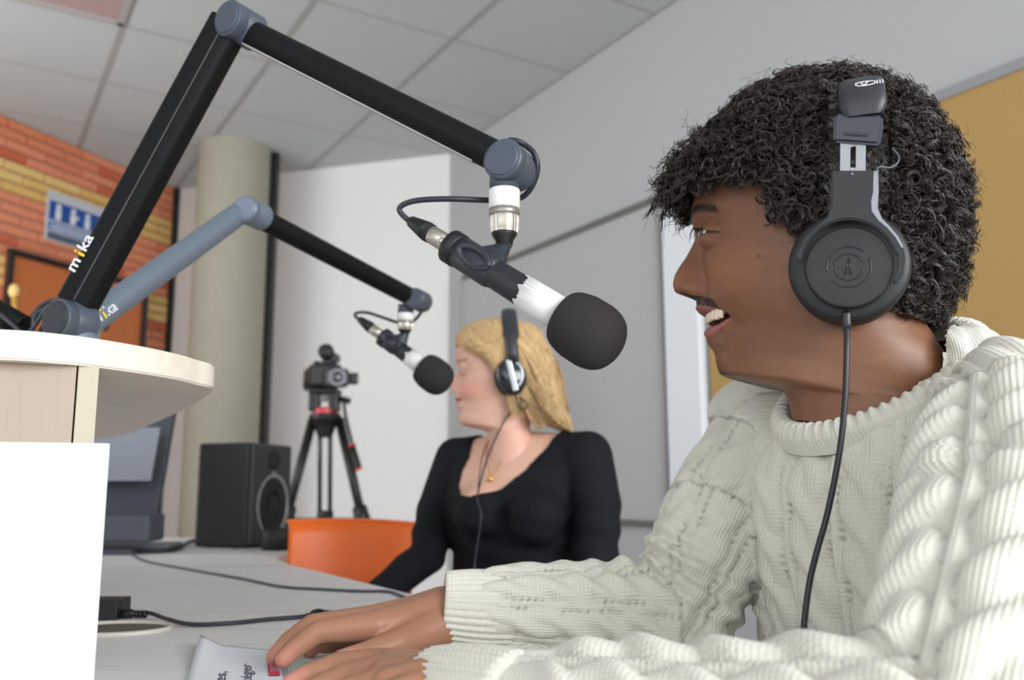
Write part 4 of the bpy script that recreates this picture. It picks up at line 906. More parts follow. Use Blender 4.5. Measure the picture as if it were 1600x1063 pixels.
for k in range(NT):
    a = (k+.5-NT/2)/(NT/2); wq = .0315*math.sin(a*1.45)/math.sin(1.45)
    hw = .0043 if abs(k+.5-NT/2) < 1 else (.0036 if abs(k+.5-NT/2) < 4 else .0032)
    hh_ = .0056 if abs(k+.5-NT/2) < 3 else (.0048 if abs(k+.5-NT/2) < 5 else .0038)
    c_ = MH.w(np.array(lipv(wq)+.0040), np.array(mu[1]-.0029+.0012*a*a), np.array(wq))
    d2 = MH.w(np.array(lipv(wq+.001)), np.array(0.), np.array(wq+.001))-MH.w(np.array(lipv(wq-.001)), np.array(0.), np.array(wq-.001)); tng = nrm(d2)
    upv_ = nrm(MH.w(np.array(0.), np.array(1.), np.array(0.))-MH.w(np.array(0.), np.array(0.), np.array(0.)))
    auto(build('tooth', box(c_, tng*hw*.82, nrm(np.cross(tng, upv_))*.0022, upv_*hh_, .0013), M_teeth, man), 60)
tg = hp(1122, 512); build('tongue', sphere(MH.w(np.array(tg[0]+.008), np.array(tg[1]-.001), np.array(0.)), 1, 20, 10, (.018, .016, .0045), (MH.es, MH.ew, MH.et)), mat('tongue_pink', (150, 82, 78), .35), man, True)
def nail(c_, ax, nr_, w_=.0055, l_=.0065): build('fingernail', sphere(Vv(c_)+Vv(nr_)*.0, 1, 14, 8, (w_, l_, .0012), (nrm(np.cross(nrm(ax), nrm(nr_))), nrm(ax), nrm(nr_))), mat('fingernail', (214, 160, 142), .3), man, True)
q = P(541, 1022, .776); nail(q, P(538, 1030, .777)-P(572, 1022, .785), (0, -.25, 1))
# ---------------------------------------------------------------- sweater
def sweater(parts, vox, sm): return voxel(join(*parts)[:2], vox, sm)
Cx = lambda *a: TR(*a)
tor = ell_loft([Cx(.405, .81, .50, .130, .185), Cx(.395, .80, .62, .130, .180), Cx(.375, .795, .74, .126, .178), Cx(.355, .79, .84, .122, .178), Cx(.345, .785, .90, .112, .172), Cx(.345, .782, .945, .098, .150), Cx(.352, .782, .975, .080, .115), Cx(.362, .782, .995, .060, .080), Cx(.37, .782, 1.010, .035, .045)], 64, 2.2)
ra = [RS+Vv((.02, -.02, .0)), RS*.55+RE*.45+Vv((0, 0, -.004)), RE+Vv((0, 0, -.005)), RE*.62+RWp*.38, RE*.22+RWp*.78+Vv((0, 0, .003)), P(775, 957, .853)]
rr_ = (.062, .058, .050, .043, .036, .033)
la = [LS+Vv((-.02, .02, .0)), LS*.55+LE*.45, LE+Vv((.01, .01, -.004)), LE*.6+LWp*.4+Vv((0, 0, -.004)), P(790, 1095, .57)]
lr_ = (.062, .065, .046, .035, .0305)
trap = [cap((.372, .84, .960), RS+Vv((.0, 0, .0)), .048, .054), cap((.405, .775, .962), LS+Vv((.02, .01, -.006)), .044, .052), cap(P(1484, 574, .85), P(1500, 574, .72), .036, .036), cap(P(1478, 600, .80), (.40, .80, .90), .05, .07)]
sv_, sf_, sn_ = sweater([tor, chain(ra, rr_, n=24), chain(la, lr_, n=24)]+trap, .0031, 22)
# knit coordinates: nearest limb, distance along it, angle round it
def segdist(p, a, b_):
    ab = b_-a; t = np.clip(((p-a)@ab)/(ab@ab), 0, 1); c_ = a+t[:, None]*ab; return np.linalg.norm(p-c_, axis=1), t
def limb_uv(p, pts, rs, refup):
    best = np.full(len(p), 9.); S_ = np.zeros(len(p)); A_ = np.zeros(len(p)); acc = 0
    for i in range(len(pts)-1):
        a, b_ = pts[i], pts[i+1]; d_, t = segdist(p, a, b_); r_ = rs[i]*(1-t)+rs[i+1]*t; x, y, dd = frame(b_-a, refup); q = p-a
        an = np.arctan2(q@x, q@y); L_ = np.linalg.norm(b_-a); m = d_-r_ < best; best = np.where(m, d_-r_, best); S_ = np.where(m, acc+t*L_, S_); A_ = np.where(m, an, A_); acc += L_
    return best, S_, A_
dR, sR, aR = limb_uv(sv_, ra, rr_, (0, 0, 1)); dL, sL, aL = limb_uv(sv_, la, lr_, (0, 1, 0))
q = sv_-Vv((.36, .79, 0)); aT = np.arctan2(q@Lv/.18, q@Nv/.12); sT = -sv_[:, 2]
ptn = (sv_-Vv((.355, .785, 0))); inT = ((ptn@Nv)/.125)**2+((ptn@Lv)/.175)**2
isR = (dR < .010) & (sR > .04) & ((inT > .9) | (sv_[:, 2] < .82) & (sv_[:, 0] < .235)); isL = (dL < .012) & (sL > .03) & ((inT > .80) | (sv_[:, 1] < .66))
isR &= ~isL
uT = aT*.150; uR = aR*.055; uL = aL*.060
def cable(u_, v_, per, cw, L_, amp, ph=0):
    """two-strand rope columns, sunk purl gutters and a narrow chain of knit between them; returns height and eyelet mask"""
    n_ = np.round(u_/per); x = u_-n_*per; pz = v_*2*PI/L_+ph+n_*1.9
    A_ = cw*.24; x1 = A_*np.sin(pz); x2 = -x1; top = np.cos(pz)
    b_ = lambda d_, w_: np.clip(1-(d_/w_)**2, 0, 1)**.6
    h1 = b_(x-x1, cw*.31)*(1+.30*top); h2 = b_(x-x2, cw*.31)*(1-.30*top); h = np.maximum(h1, h2)
    sx = np.abs(np.abs(x)-per*.5); rib = .42*b_(sx, per*.10)
    gut = np.exp(-((np.abs(x)-cw*.50)/(per*.035))**2)
    hol = gut*(.5+.5*np.sin(v_*2*PI/.0068+n_*2))**2*(np.sin(v_*2*PI/(L_*1.0)+ph+n_*1.9) > -.5)  # eyelets: shade inside painted as dark dots, no openings cut
    return amp*(np.maximum(h, rib)-.25*gut), hol
hT, oT = cable(uT, sT, 2*PI*.15/20, .037, .088, .0078); hR, oR = cable(uR, sR, 2*PI*.055/7, .038, .082, .0055); hL, oL = cable(uL, sL, 2*PI*.060/5, .062, .092, .0120, .6)
hgt = np.where(isL, hL, np.where(isR, hR, hT)); hole = np.where(isL, oL*.1, np.where(isR, oR, oT))
# calm near the cuffs and under the collar
hgt *= np.where(isR, sstep(.0, .05, sR), 1)
nk_c = P(1366, 596, .77); nk_d = np.linalg.norm(sv_-nk_c, axis=1); hgt *= np.where(isL, sstep(.015, .07, np.linalg.norm(sv_-P(800, 1095, .565), axis=1)), 1)
hgt *= np.where(isL, .12+.88*sstep(.12, .20, nk_d), .35+.65*sstep(.08, .13, nk_d)); hole *= sstep(.09, .13, nk_d)
# fabric folds: inside of the far elbow and at the armpit
fold = np.zeros(len(sv_))
for (px_, py_2, yy, dx, dz, wv, amp, rad) in ((1010, 880, .84, .55, .83, .017, .006, .055), (1090, 940, .85, .5, .85, .022, .004, .06)):
    c_ = P(px_, py_2, yy); d_ = sv_-c_; g_ = np.exp(-(np.linalg.norm(d_, axis=1)/rad)**2); fold += amp*g_*np.sin((d_[:, 0]*dx+d_[:, 2]*dz)*2*PI/wv)
sv2 = sv_+sn_*(hgt+fold-.002)[:, None]
uvw = np.stack([np.where(isL, uL, np.where(isR, uR, uT)), np.where(isL, sL, np.where(isR, sR, sT)), hole], 1)
def knit_mat(name, rgb):
    m = mat(name, rgb, .88, spec=.15); nt = m.node_tree; b_ = nt.nodes['Principled BSDF']; b_.inputs['Sheen Weight'].default_value = .25
    at = nt.nodes.new('ShaderNodeAttribute'); at.attribute_name = 'knit'; sx = nt.nodes.new('ShaderNodeSeparateXYZ'); nt.links.new(at.outputs['Vector'], sx.inputs[0])
    def M(op, a, c_=None):
        n = nt.nodes.new('ShaderNodeMath'); n.operation = op
        for k, q_ in enumerate((a, c_)):
            if q_ is None: continue
            if isinstance(q_, (int, float)): n.inputs[k].default_value = q_
            else: nt.links.new(q_, n.inputs[k])
        return n.outputs[0]
    U_, V_ = sx.outputs[0], sx.outputs[1]; k = 2*PI/.0032
    cx = M('MULTIPLY', U_, k); zig = M('MULTIPLY', M('ABSOLUTE', M('SINE', M('MULTIPLY', U_, k/2))), 1.6)
    st = M('SINE', M('ADD', M('MULTIPLY', V_, 2*PI/.0036), zig)); wale = M('COSINE', cx)
    hh = M('ADD', M('MULTIPLY', wale, .55), M('MULTIPLY', st, .3))
    tc = nt.nodes.new('ShaderNodeTexCoord'); n = nt.nodes.new('ShaderNodeTexNoise'); n.inputs['Scale'].default_value = 420; n.inputs['Detail'].default_value = 3; nt.links.new(tc.outputs['Object'], n.inputs[0])
    hh = M('ADD', hh, M('MULTIPLY', n.outputs[0], .9))
    bp = nt.nodes.new('ShaderNodeBump'); bp.inputs['Strength'].default_value = .55; bp.inputs['Distance'].default_value = .0008
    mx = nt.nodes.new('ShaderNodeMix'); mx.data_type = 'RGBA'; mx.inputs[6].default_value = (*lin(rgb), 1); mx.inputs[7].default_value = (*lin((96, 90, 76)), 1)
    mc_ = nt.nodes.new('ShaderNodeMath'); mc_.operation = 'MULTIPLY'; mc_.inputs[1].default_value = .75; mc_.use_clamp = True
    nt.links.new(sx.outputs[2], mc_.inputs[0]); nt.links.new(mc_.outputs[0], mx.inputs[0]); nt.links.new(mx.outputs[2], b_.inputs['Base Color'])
    nt.links.new(hh, bp.inputs['Height']); nt.links.new(bp.outputs[0], b_.inputs['Normal']); return m
M_knit = knit_mat('cream_cable_knit', (216, 214, 201))
# open the neck: drop faces inside the collar ring so the neck passes freely
cf_, cb_ = P(1270, 680, .735), P(1462, 512, .80)          # lowest front and nape of the collar
cc_ = (cf_+cb_)/2; ca = nrm(cb_-cf_); cl2 = nrm(Vv((.30, -.95, -.10))-ca*np.dot(ca, (.30, -.95, -.10))); cn_ = np.cross(ca, cl2); cn_ = cn_ if cn_[2] > 0 else -cn_
RA, RB = np.linalg.norm(cb_-cf_)/2, .078
ql = sv2-cc_; e_in = ((ql@ca)/(RA*.96))**2+((ql@cl2)/(RB*.96))**2
inside = (e_in < 1) & (ql@cn_ > -.05)
sfk = [f_ for f_ in sf_ if not all(inside[i] for i in f_)]
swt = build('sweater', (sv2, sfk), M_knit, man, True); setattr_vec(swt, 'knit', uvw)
# collar: ribbed rolled band
def ribband(path_fn, nrib, hw, th, name, parent, rows=10, n=None, amp=.0016):
    n = n or nrib*8; a_ = np.arange(n)*2*PI/n; R_ = []
    for j in range(rows+1):
        R_.append(path_fn(a_, j/rows, amp*(np.cos(a_*nrib))))
    return R_
def neck_pt(a_, t, rb):
    # band profile: outer lower edge -> crest -> inner edge
    off = (t-.5)*2; prof_r = (1-off)*.0095-.001; prof_h = .0052*math.sqrt(max(1-off*off, 0)) - .004*(off < 0)*abs(off)
    base_ = cc_+np.cos(a_)[:, None]*ca*(RA-.010+prof_r)-ca*.002+np.sin(a_)[:, None]*cl2*(RB+prof_r)
    lift = .004+prof_h+rb*(1-abs(off))**.3 + .010*np.sin(a_)**2*0
    return base_+lift[:, None]*cn_
R_ = [neck_pt(np.arange(640)*2*PI/640, t, .0019*np.cos(np.arange(640)*2*PI/640*58)) for t in np.linspace(0, 1, 13)]
R_.append(R_[-1]-cn_*.012); R_.append(R_[0]-cn_*.014-0*ca)
colr = build('collar', loft(R_[-1:]+R_[:-1], cap=False), M_knit, man, True)
a_ = np.tile(np.arange(640)*2*PI/640*.08, len(R_)); setattr_vec(colr, 'knit', np.stack([a_, np.repeat(np.arange(len(R_))*.002, 640), a_*0], 1))
# cuffs
def cuff(p0, p1, r0, r1, nm, open_fl=1.0, flx=1.0, nrib=34):
    x, y, d_ = frame(Vv(p1)-Vv(p0)); L_ = np.linalg.norm(Vv(p1)-Vv(p0)); k = np.arange(nrib*8)*2*PI/(nrib*8); rib = .0011*np.cos(k*nrib); R_ = [Vv(p0)-d_*.002+(r0*.80)*(np.cos(k)[:, None]*x*flx+np.sin(k)[:, None]*y)]
    for t in np.linspace(0, 1, 12):
        r_ = r0*(1-t)+r1*t+.0025*math.sin(t*PI); R_.append(Vv(p0)+d_*L_*t+(r_+rib)[:, None]*(np.cos(k)[:, None]*x*flx+np.sin(k)[:, None]*y))
    for t, dr in ((1.02, -.0012), (1.015, -.0035), (.9, -.005), (.2, -.006)):
        R_.append(Vv(p0)+d_*L_*t+(r1+dr+rib*.4)[:, None]*(np.cos(k)[:, None]*x*flx+np.sin(k)[:, None]*y))
    o = build(nm, loft(R_, cap=False), M_knit, man, True); setattr_vec(o, 'knit', np.stack([np.tile(k*r0, len(R_)), np.repeat(np.arange(len(R_))*.006, len(k)), np.zeros(len(R_)*len(k))], 1)); return o
cuff(P(800, 957, .855), P(694, 951, .848), .0345, .0325, 'cuff')
cuff(P(815, 1097, .555), P(680, 1076, .622), .0282, .0262, 'cuff')
# ---------------------------------------------------------------- curly hair
cap_v, cap_t = [], []
hu, hv_, hw_ = MH.loc(vv)[1], MH.loc(vv)[0], MH.loc(vv)[2]
def px_of(p):
    d_ = p-CAM; return 800+(d_@RT)/(d_@FW)*FPX, 531.5-(d_@UP)/(d_@FW)*FPX
sx_, sy_ = px_of(vv)
# scalp region in head coordinates (behind and above the hairline)
hl = np.array([hp(*q_) for q_ in ((1083, 322), (1110, 318), (1150, 322), (1190, 326), (1212, 332), (1222, 372), (1238, 388), (1300, 420), (1380, 497), (1400, 506), (1440, 504), (1475, 478), (1520, 430))])
o_ = np.argsort(hl[:, 0]); lim = np.interp(vvv, hl[o_, 0], hl[o_, 1])
scalp = (uu_ > lim+.002) 
nrmv = np.array([0.]) 
me_ = man.data; nr = np.empty(len(me_.vertices)*3); me_.vertices.foreach_get('normal', nr); nr = nr.reshape(-1, 3)[:len(vv)]
sc_idx = np.where(scalp)[0]
# dark under-layer following the skull
quad_ok = scalp[ff].all(1); used = np.unique(ff[quad_ok]); mp_ = -np.ones(len(vv), int); mp_[used] = np.arange(len(used))
lim_d = np.clip((uu_-lim)/.02, .05, 1)
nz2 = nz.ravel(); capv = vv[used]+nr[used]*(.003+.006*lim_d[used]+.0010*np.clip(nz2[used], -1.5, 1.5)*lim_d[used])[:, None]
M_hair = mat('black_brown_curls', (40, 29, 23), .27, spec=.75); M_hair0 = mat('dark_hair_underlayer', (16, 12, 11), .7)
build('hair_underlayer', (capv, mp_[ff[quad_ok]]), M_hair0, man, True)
# curls
NL = 3400; K = 30
def nrm_rows(a): return a/np.linalg.norm(a, axis=1)[:, None]
# area-uniform roots
wgt = np.ones(len(sc_idx)); fa = np.abs(np.sin(0))
rt = vv[sc_idx]
cell = {}
perm = rng.permutation(len(sc_idx)); keep = []
gsz = .0050
for i in perm:
    kx = tuple(np.floor(rt[i]/gsz).astype(int))
    if cell.get(kx, 0) < 1: cell[kx] = cell.get(kx, 0)+1; keep.append(i)
keep = np.array(keep)[:NL]; ri = sc_idx[keep]; root = vv[ri]; rn_ = nr[ri]; NL = len(ri)
dlim = np.clip((uu_[ri]-lim[ri])/.025, 0, 1)
face_dir = -(MH.es*MH.ca+MH.et*MH.sa)
frontness = np.clip((hp(1180, 300)[0]-vvv[ri])/.05, 0, 1); 
nape = np.clip((hp(1400, 430)[1]-uu_[ri])/.03, 0, 1)
rnd = rng.normal(0, 1, (NL, 3))
Lc = (.019+.013*rng.random(NL))*(.5+.5*dlim)*(1-.35*nape)*(1+.95*frontness*(uu_[ri] < hp(1100, 250)[1])); 
dirv = rn_+.35*rnd+np.outer(frontness*.9, face_dir)-np.outer(.25+.35*frontness, (0, 0, 1))-np.outer(nape*.6, (0, 0, 1)); dirv /= np.linalg.norm(dirv, axis=1)[:, None]
t = np.linspace(0, 1, K)
grav = Vv((0, 0, -1))
def curls(root, rn_, dirv, Lc, seed, nstr, rstr, spread):
    g2 = np.random.default_rng(seed); N = len(root); out = []; rads = []
    x = np.cross(dirv, g2.normal(0, 1, (N, 3))); x /= np.linalg.norm(x, axis=1)[:, None]; y = np.cross(dirv, x)
    turns = g2.uniform(1.5, 2.8, N); hand = g2.choice([-1, 1], N); R0 = g2.uniform(.0036, .0068, N); ph0 = g2.uniform(0, 2*PI, N)
    # bent centre line: outward first, then turning sideways
    side_ = g2.normal(0, 1, (N, 3)); side_ -= rn_*(side_*rn_).sum(1)[:, None]; side_ /= np.linalg.norm(side_, axis=1)[:, None]
    for s_ in range(nstr):
        jit = g2.normal(0, spread, (N, 3)); dph = g2.normal(0, .07, N); dR = 1+g2.normal(0, .035, N); Lk = Lc*(1+g2.normal(0, .08, N))
        c_ = root[:, None, :]+jit[:, None, :]+rn_[:, None, :]*.006+(dirv[:, None, :]*(t-.25*t*t)[None, :, None]+side_[:, None, :]*(.35*t*t)[None, :, None]+grav*(.18*t*t)[None, :, None])*Lk[:, None, None]
        ang = ph0[:, None]+dph[:, None]+hand[:, None]*turns[:, None]*2*PI*t[None]; Rr = (R0*dR)[:, None]*sstep(-.05, .25, t)[None]*(1-.15*t[None])
        pth = c_+Rr[..., None]*(np.cos(ang)[..., None]*x[:, None]+np.sin(ang)[..., None]*y[:, None])
        out.append(pth); rads.append(np.broadcast_to(rstr*(1-.45*t**4)[None], (N, K)))
    return np.concatenate(out), np.concatenate(rads)
pa, ra_ = curls(root, rn_, dirv, Lc, 3, 6, .00044, .00042)
pb_, rb_ = curls(root, rn_, nrm_rows(dirv+.5*rng.normal(0, 1, dirv.shape)), Lc*1.18, 9, 1, .00022, .0012)
pa = np.concatenate([pa, pb_]); ra_ = np.concatenate([ra_, rb_])
WCL = .084
fv, fu, fw_ = MH.loc(pa.reshape(-1, 3)); hx, hy = px_of(pa.reshape(-1, 3)); reg = (hx > 1290) & (hx < 1392) & (hy > 90) & (hy < 350) & (fw_ > WCL-.004)
over = np.where(reg, np.maximum(fw_-(WCL+.0), 0), 0); pa = (pa.reshape(-1, 3)-over[:, None]*MH.ew).reshape(pa.shape)
print('curls', NL)
hv3, hf3 = tubes(pa, ra_)
hr = build('hair', (hv3, hf3), M_hair, man, True); hr['kind'] = 'stuff'
#@@MAN2
# ---------------------------------------------------------------- headphones of the man
hpt = thing('headphones', MH.o, 'black studio headphones with large round cup worn by the curly-haired man', 'headphones')
def HW(x, y, w_): # picture point at lateral offset w_ from the head's middle (towards the camera)
    return onplane(x, y, MH.o+MH.ew*w_, MH.ew)
WC = .088
cc0 = HW(1326, 417, WC); ew = nrm(MH.ew+Vv((0, 0, -.0))); S1 = 0.667/1390
R1 = np.linalg.norm(HW(1424, 417, WC+.012)-HW(1228, 417, WC+.012))/2
M_hp = mat('matt_black_plastic', (26, 27, 30), .5); M_hp2 = mat('satin_black_plastic', (34, 36, 40), .36)
auto(build('ear_pad', lathe(cc0-ew*.030, cc0, [(0, R1*.78), (.002, R1*.9), (.010, R1*.97), (.020, R1*.95), (.022, R1*.9)], 64), mat('black_leatherette', (22, 22, 24), .5, bump=(260, .2, .001)), hpt), 60)
cup = build('ear_cup', lathe(cc0-ew*.010, cc0+ew, [(0, R1*.93), (.002, R1*.985), (.010, R1), (.015, R1*.99), (.018, R1*.955), (.0195, R1*.90), (.0205, R1*.74), (.0215, R1*.73)], 96), M_hp, hpt); auto(cup, 35)
ccap = HW(1326, 419, WC+.016); R2 = R1*.70
capo = build('cup_cap', lathe(ccap-ew*.004, ccap+ew, [(0, R2*1.0), (.006, R2), (.0078, R2*.965), (.0082, R2*.92), (.0082, .0001)], 96), M_hp, hpt); auto(capo, 30)
# embossed ring emblem
ez = MH.et; ex = MH.es; em = ccap+ew*.0043
for r_, a0, a1, tk in ((R2*.50, .25*PI, 1.05*PI, .0007), (R2*.50, 1.2*PI, 2.1*PI, .0007), (R2*.325, .1*PI, .95*PI, .0007), (R2*.325, 1.05*PI, 1.95*PI, .0007)):
    a_ = np.linspace(a0, a1, 40); build('emblem_ring', tube([em+ex*math.cos(k)*r_+ez*math.sin(k)*r_ for k in a_], tk, 6), M_hp2, hpt, True)
for q_ in (((-.10, -.20), (.02, .22)), ((.02, .22), (.04, -.20)), ((-.06, -.02), (.12, -.02))):
    build('emblem_stroke', tube([em+ex*q_[0][0]*R2+ez*q_[0][1]*R2, em+ex*q_[1][0]*R2+ez*q_[1][1]*R2], .0006, 6), M_hp2, hpt, True)
# yoke: flat plate that forks round the cap
def plate(pts2, w_, th, name, m_, bev=.0012):
    """picture outline at lateral offset, given thickness"""
    bm = bmesh.new(); vs = [bm.verts.new(HW(x, y, w_).tolist()) for x, y in pts2]; f_ = bm.faces.new(vs); bm.normal_update()
    r = bmesh.ops.extrude_face_region(bm, geom=[f_]); mv = [e for e in r['geom'] if isinstance(e, bmesh.types.BMVert)]
    for v_ in mv: v_.co -= Vector((ew*th).tolist())
    bmesh.ops.recalc_face_normals(bm, faces=bm.faces)
    if bev: bmesh.ops.bevel(bm, geom=[e for e in bm.edges if len(e.link_faces) == 2 and e.calc_face_angle(0) > .9], offset=bev, segments=2, affect='EDGES')
    bm.verts.index_update(); v = np.array([x.co[:] for x in bm.verts]); ff_ = [[q.index for q in p.verts] for p in bm.faces]; bm.free()
    o = build(name, (v, ff_), m_, hpt); auto(o, 40); return o
def arc(cx, cy, r, a0, a1, n=16, ry=1.0): return [(cx+r*math.cos(math.radians(a)), cy-r*ry*math.sin(math.radians(a))) for a in np.linspace(a0, a1, n)]
yk = [(1299, 266), (1371, 266), (1372, 300), (1371, 325), (1377, 341), (1389, 353), (1402, 368), (1411, 385), (1415, 405), (1411, 428), (1401, 444), (1394, 441), (1401, 420), (1402, 400)]+arc(1326, 419, 76, 22, 160, 22)+[(1252, 408), (1243, 404), (1246, 394), (1257, 372), (1276, 353), (1292, 340), (1298, 322), (1299, 300)]
plate(yk, WC+.0245, .0055, 'yoke', M_hp)
sil = [(1365, 267), (1372, 267), (1373, 300), (1371.5, 325), (1378, 341), (1390, 353.5), (1403, 369), (1412, 386), (1409, 388), (1399, 371), (1386, 356), (1372, 344), (1362, 330), (1361, 315), (1364, 300)]
plate(sil, WC+.0252, .002, 'yoke_edge', mat('silver_grey_edge', (128, 132, 140), .3, metal=.6), .0004)
build('screw', rod(HW(1331, 272, WC+.0244), HW(1331, 272, WC+.0250), .0011, n=12), MATS['silver_grey_edge'], hpt, True)
for x0, x1 in ((1313, 1329), (1337.5, 1353)):
    plate([(x0, 222), (x1, 222), (x1-.5, 268), (x0-.5, 268)], WC+.0215, .0012, 'slider_strip', mat('brushed_slider', (142, 144, 148), .35, metal=.5), .0)
plate([(1329, 222), (1337.5, 222), (1337.5, 228), (1329, 230)], WC+.0212, .0012, 'slider_bridge', MATS['brushed_slider'], .0)
plate([(1329, 262), (1337, 262), (1337, 268), (1329, 268)], WC+.0212, .0012, 'slider_bridge', MATS['brushed_slider'], .0)
plate([(1305, 176), (1381, 179), (1380, 200), (1376, 222), (1371, 226), (1302, 221), (1302, 200)], WC+.0245, .010, 'band_end', mat('slate_band_end', (44, 50, 60), .35), .0022)
plate([(1319, 204), (1356, 207), (1358, 210), (1356, 213), (1318, 210)], WC+.0258, .0015, 'end_slot', M_hp2, .0006)
# padded band over the head
bw_ = np.linalg.norm(HW(1383, 160, .09)-HW(1309, 160, .09))/2
topz = (HW(1345, 124, .04)-MH.o)@MH.et
botz = (HW(1345, 180, WC+.017)-MH.o)@MH.et
cs = ((HW(1345, 160, .08)-MH.o)@MH.es)
def band_arch(tz_top):
    out = []
    for a in np.linspace(-PI/2*1.06, PI/2*1.06, 41):
        wq = (WC+.019)*np.sign(math.sin(a))*abs(math.sin(a))**.75; tz = botz+(tz_top-botz)*(abs(math.cos(a))**.72 if math.cos(a) > 0 else -.5*abs(math.cos(a)))
        out.append((MH.o+MH.es*cs+MH.ew*wq+MH.et*tz, wq, tz))
    return out
for _ in range(12):
    mn = min(px_of(q_[0]+MH.et*.0085)[1] for q_ in band_arch(topz)); topz += (mn-122)*.0005
ring_ = band_arch(topz)
pts_ = np.array([r_[0] for r_ in ring_]); Tn = np.gradient(pts_, axis=0); Tn /= np.linalg.norm(Tn, axis=1)[:, None]
R_ = []
k = np.arange(28)*2*PI/28; e_ = 3.5; cx = np.sign(np.cos(k))*np.abs(np.cos(k))**(2/e_); sy = np.sign(np.sin(k))*np.abs(np.sin(k))**(2/e_)
for i, (c_, wq, tz) in enumerate(ring_):
    no = np.cross(MH.es, Tn[i]); endf = 1-.25*max(0, abs(i-20)/20-.9)*10
    R_.append(c_+cx[:, None]*MH.es*bw_*endf+sy[:, None]*no*.0085)
bo = build('headband', loft(R_), mat('soft_black_leatherette', (42, 44, 48), .42, bump=(300, .12, .0008)), hpt); auto(bo, 60)
# white emblem on top of the band: ellipse with slanted strokes
i_ = 29
def bandp(fs, fo): # along the band index and across
    i0 = int(np.clip(math.floor(fs), 0, 39)); fr_ = fs-i0; c_ = pts_[i0]*(1-fr_)+pts_[i0+1]*fr_; no = np.cross(MH.es, Tn[i0]); 
    no = no if no@MH.et > 0 or no@MH.ew > 0 else -no
    return c_+MH.es*fo+no*.0090
M_lw = mat('white_print', (226, 228, 230), .5)
fs_ = np.linspace(20.5, 39, 200); py_s = np.array([px_of(bandp(f_, 0))[1] for f_ in fs_]); c0_i = int(py_s.argmin()); i_ = fs_[c0_i+int(np.abs(py_s[c0_i:]-132).argmin())]; print('emblem', i_, px_of(bandp(i_, 0)))
build('band_emblem', tube([bandp(i_+math.sin(a)*.55, .003+math.cos(a)*.0072) for a in np.linspace(0, 2*PI, 30)], .00045, 6), M_lw, hpt, True)
for x0, x1 in ((-.001, .002), (.005, .002), (.0115, .0115), (.0135, .0135), (.0155, .0155)):
    build('band_emblem', tube([bandp(i_-.45, x0), bandp(i_+.45, x1)], .0005, 6), M_lw, hpt, True)
# small wire, plug and cable
build('side_wire', tube(spline([HW(1369, 300, WC+.020), HW(1370, 268, WC+.022), HW(1374, 261, WC+.022), HW(1390, 262, WC+.018), HW(1402, 255, WC+.014), HW(1404, 244, WC+.012), HW(1394, 232, WC+.012)], 8), .0009, 6), mat('wire_grey', (70, 74, 84), .3), hpt, True)
# far side cup
ccf = MH.o*2-cc0; ccf = HW(1326, 417, -WC)
build('ear_cup', lathe(ccf+ew*.028, ccf-ew, [(0, R1*.85), (.004, R1*.95), (.03, R1*.98), (.038, R1*.8), (.040, .001)], 48), M_hp, hpt, True)
plate([(1299, 180), (1371, 180), (1371, 345), (1299, 345)], -WC-.018, .004, 'yoke', M_hp)
build('cable_plug', lathe(HW(1322, 487, WC+.008), HW(1323, 520, WC+.008), [(0, .0034), (.002, .0038), (.010, .0036), (.0155, .0026)], 20), M_hp2, hpt, True)
cpx = [(1323, 508, .672), (1323, 540, .668), (1322, 590, .664), (1320, 630, .660), (1314, 690, .655), (1304, 750, .652), (1291, 810, .650), (1277, 860, .648), (1265, 910, .645), (1257, 970, .642), (1254, 1020, .640), (1253, 1063, .636), (1252, 1100, .63)]
build('cable', tube(spline([HW(1323, 512, WC+.008)]+[P(x, y, yy) for x, y, yy in cpx[1:]], 8), .0023, 10), mat('black_headphone_cable', (32, 34, 40), .4), hpt, True)
# thin chain at the nape
tag(build('necklace', tube([P(1418, 560, .735), P(1436, 530, .74), P(1446, 514, .752), P(1452, 506, .77)], .0008, 6), mat('gold', (220, 170, 80), .25, metal=.9)), 'thin gold chain glinting at the nape of the curly-haired man', 'necklace')
# ---------------------------------------------------------------- papers
def sheet(corners, name, lab, m_, wav=.002, n=24, z0=DZ+.0006):
    t_ = thing(name, Z(*corners[0], DZ), lab, 'paper'); c_ = [Z(x, y, DZ) for x, y in corners]
    def pos(a, b_): 
        p = c_[0]*(1-a)*(1-b_)+c_[1]*a*(1-b_)+c_[2]*a*b_+c_[3]*(1-a)*b_
        return Vv((p[0], p[1], z0+.0008+wav*(.5+.5*math.sin(a*9+1.3*b_*4))*(1-.3*b_)+.010*max(0, 1-a*7)*max(0, 1-b_*2.2)))
    g_ = np.array([[pos(a, b_) for a in np.linspace(0, 1, n)] for b_ in np.linspace(0, 1, n)]); R_ = [np.vstack([g_[i], (g_[i]-Vv((0, 0, .0005)))[::-1]]) for i in range(n)]
    o = build('sheet', loft(R_), m_, t_, True); return t_, pos
M_pap = mat('bluish_white_paper', (226, 232, 240), .7, bump=(40, .15, .002)); M_ink = mat('dark_blue_ink', (40, 44, 66), .7); M_red = mat('red_print', (206, 58, 84), .6)
pA, posA = sheet(((312, 1012), (560, 1026), (640, 1120), (268, 1130)), 'newspaper_page', 'bluish white printed page at the bottom left, under the hands', M_pap)
def printed(pos, s_, a, b_, size, m_, parent, rot=1):
    v, f_ = textmesh(s_, 1, .0); out = []
    for q_ in v:
        # text runs towards larger b_ backwards (vertical on the page)
        aa = a+q_[1]*size*rot; bb = b_-q_[0]*size*1.0; p = pos(aa, bb); out.append(p+Vv((0, 0, .0007)))
    build('print', (np.array(out), f_), m_, parent)
printed(posA, 'ales,', .17, .62, -.105, M_ink, pA, -1)if False else None
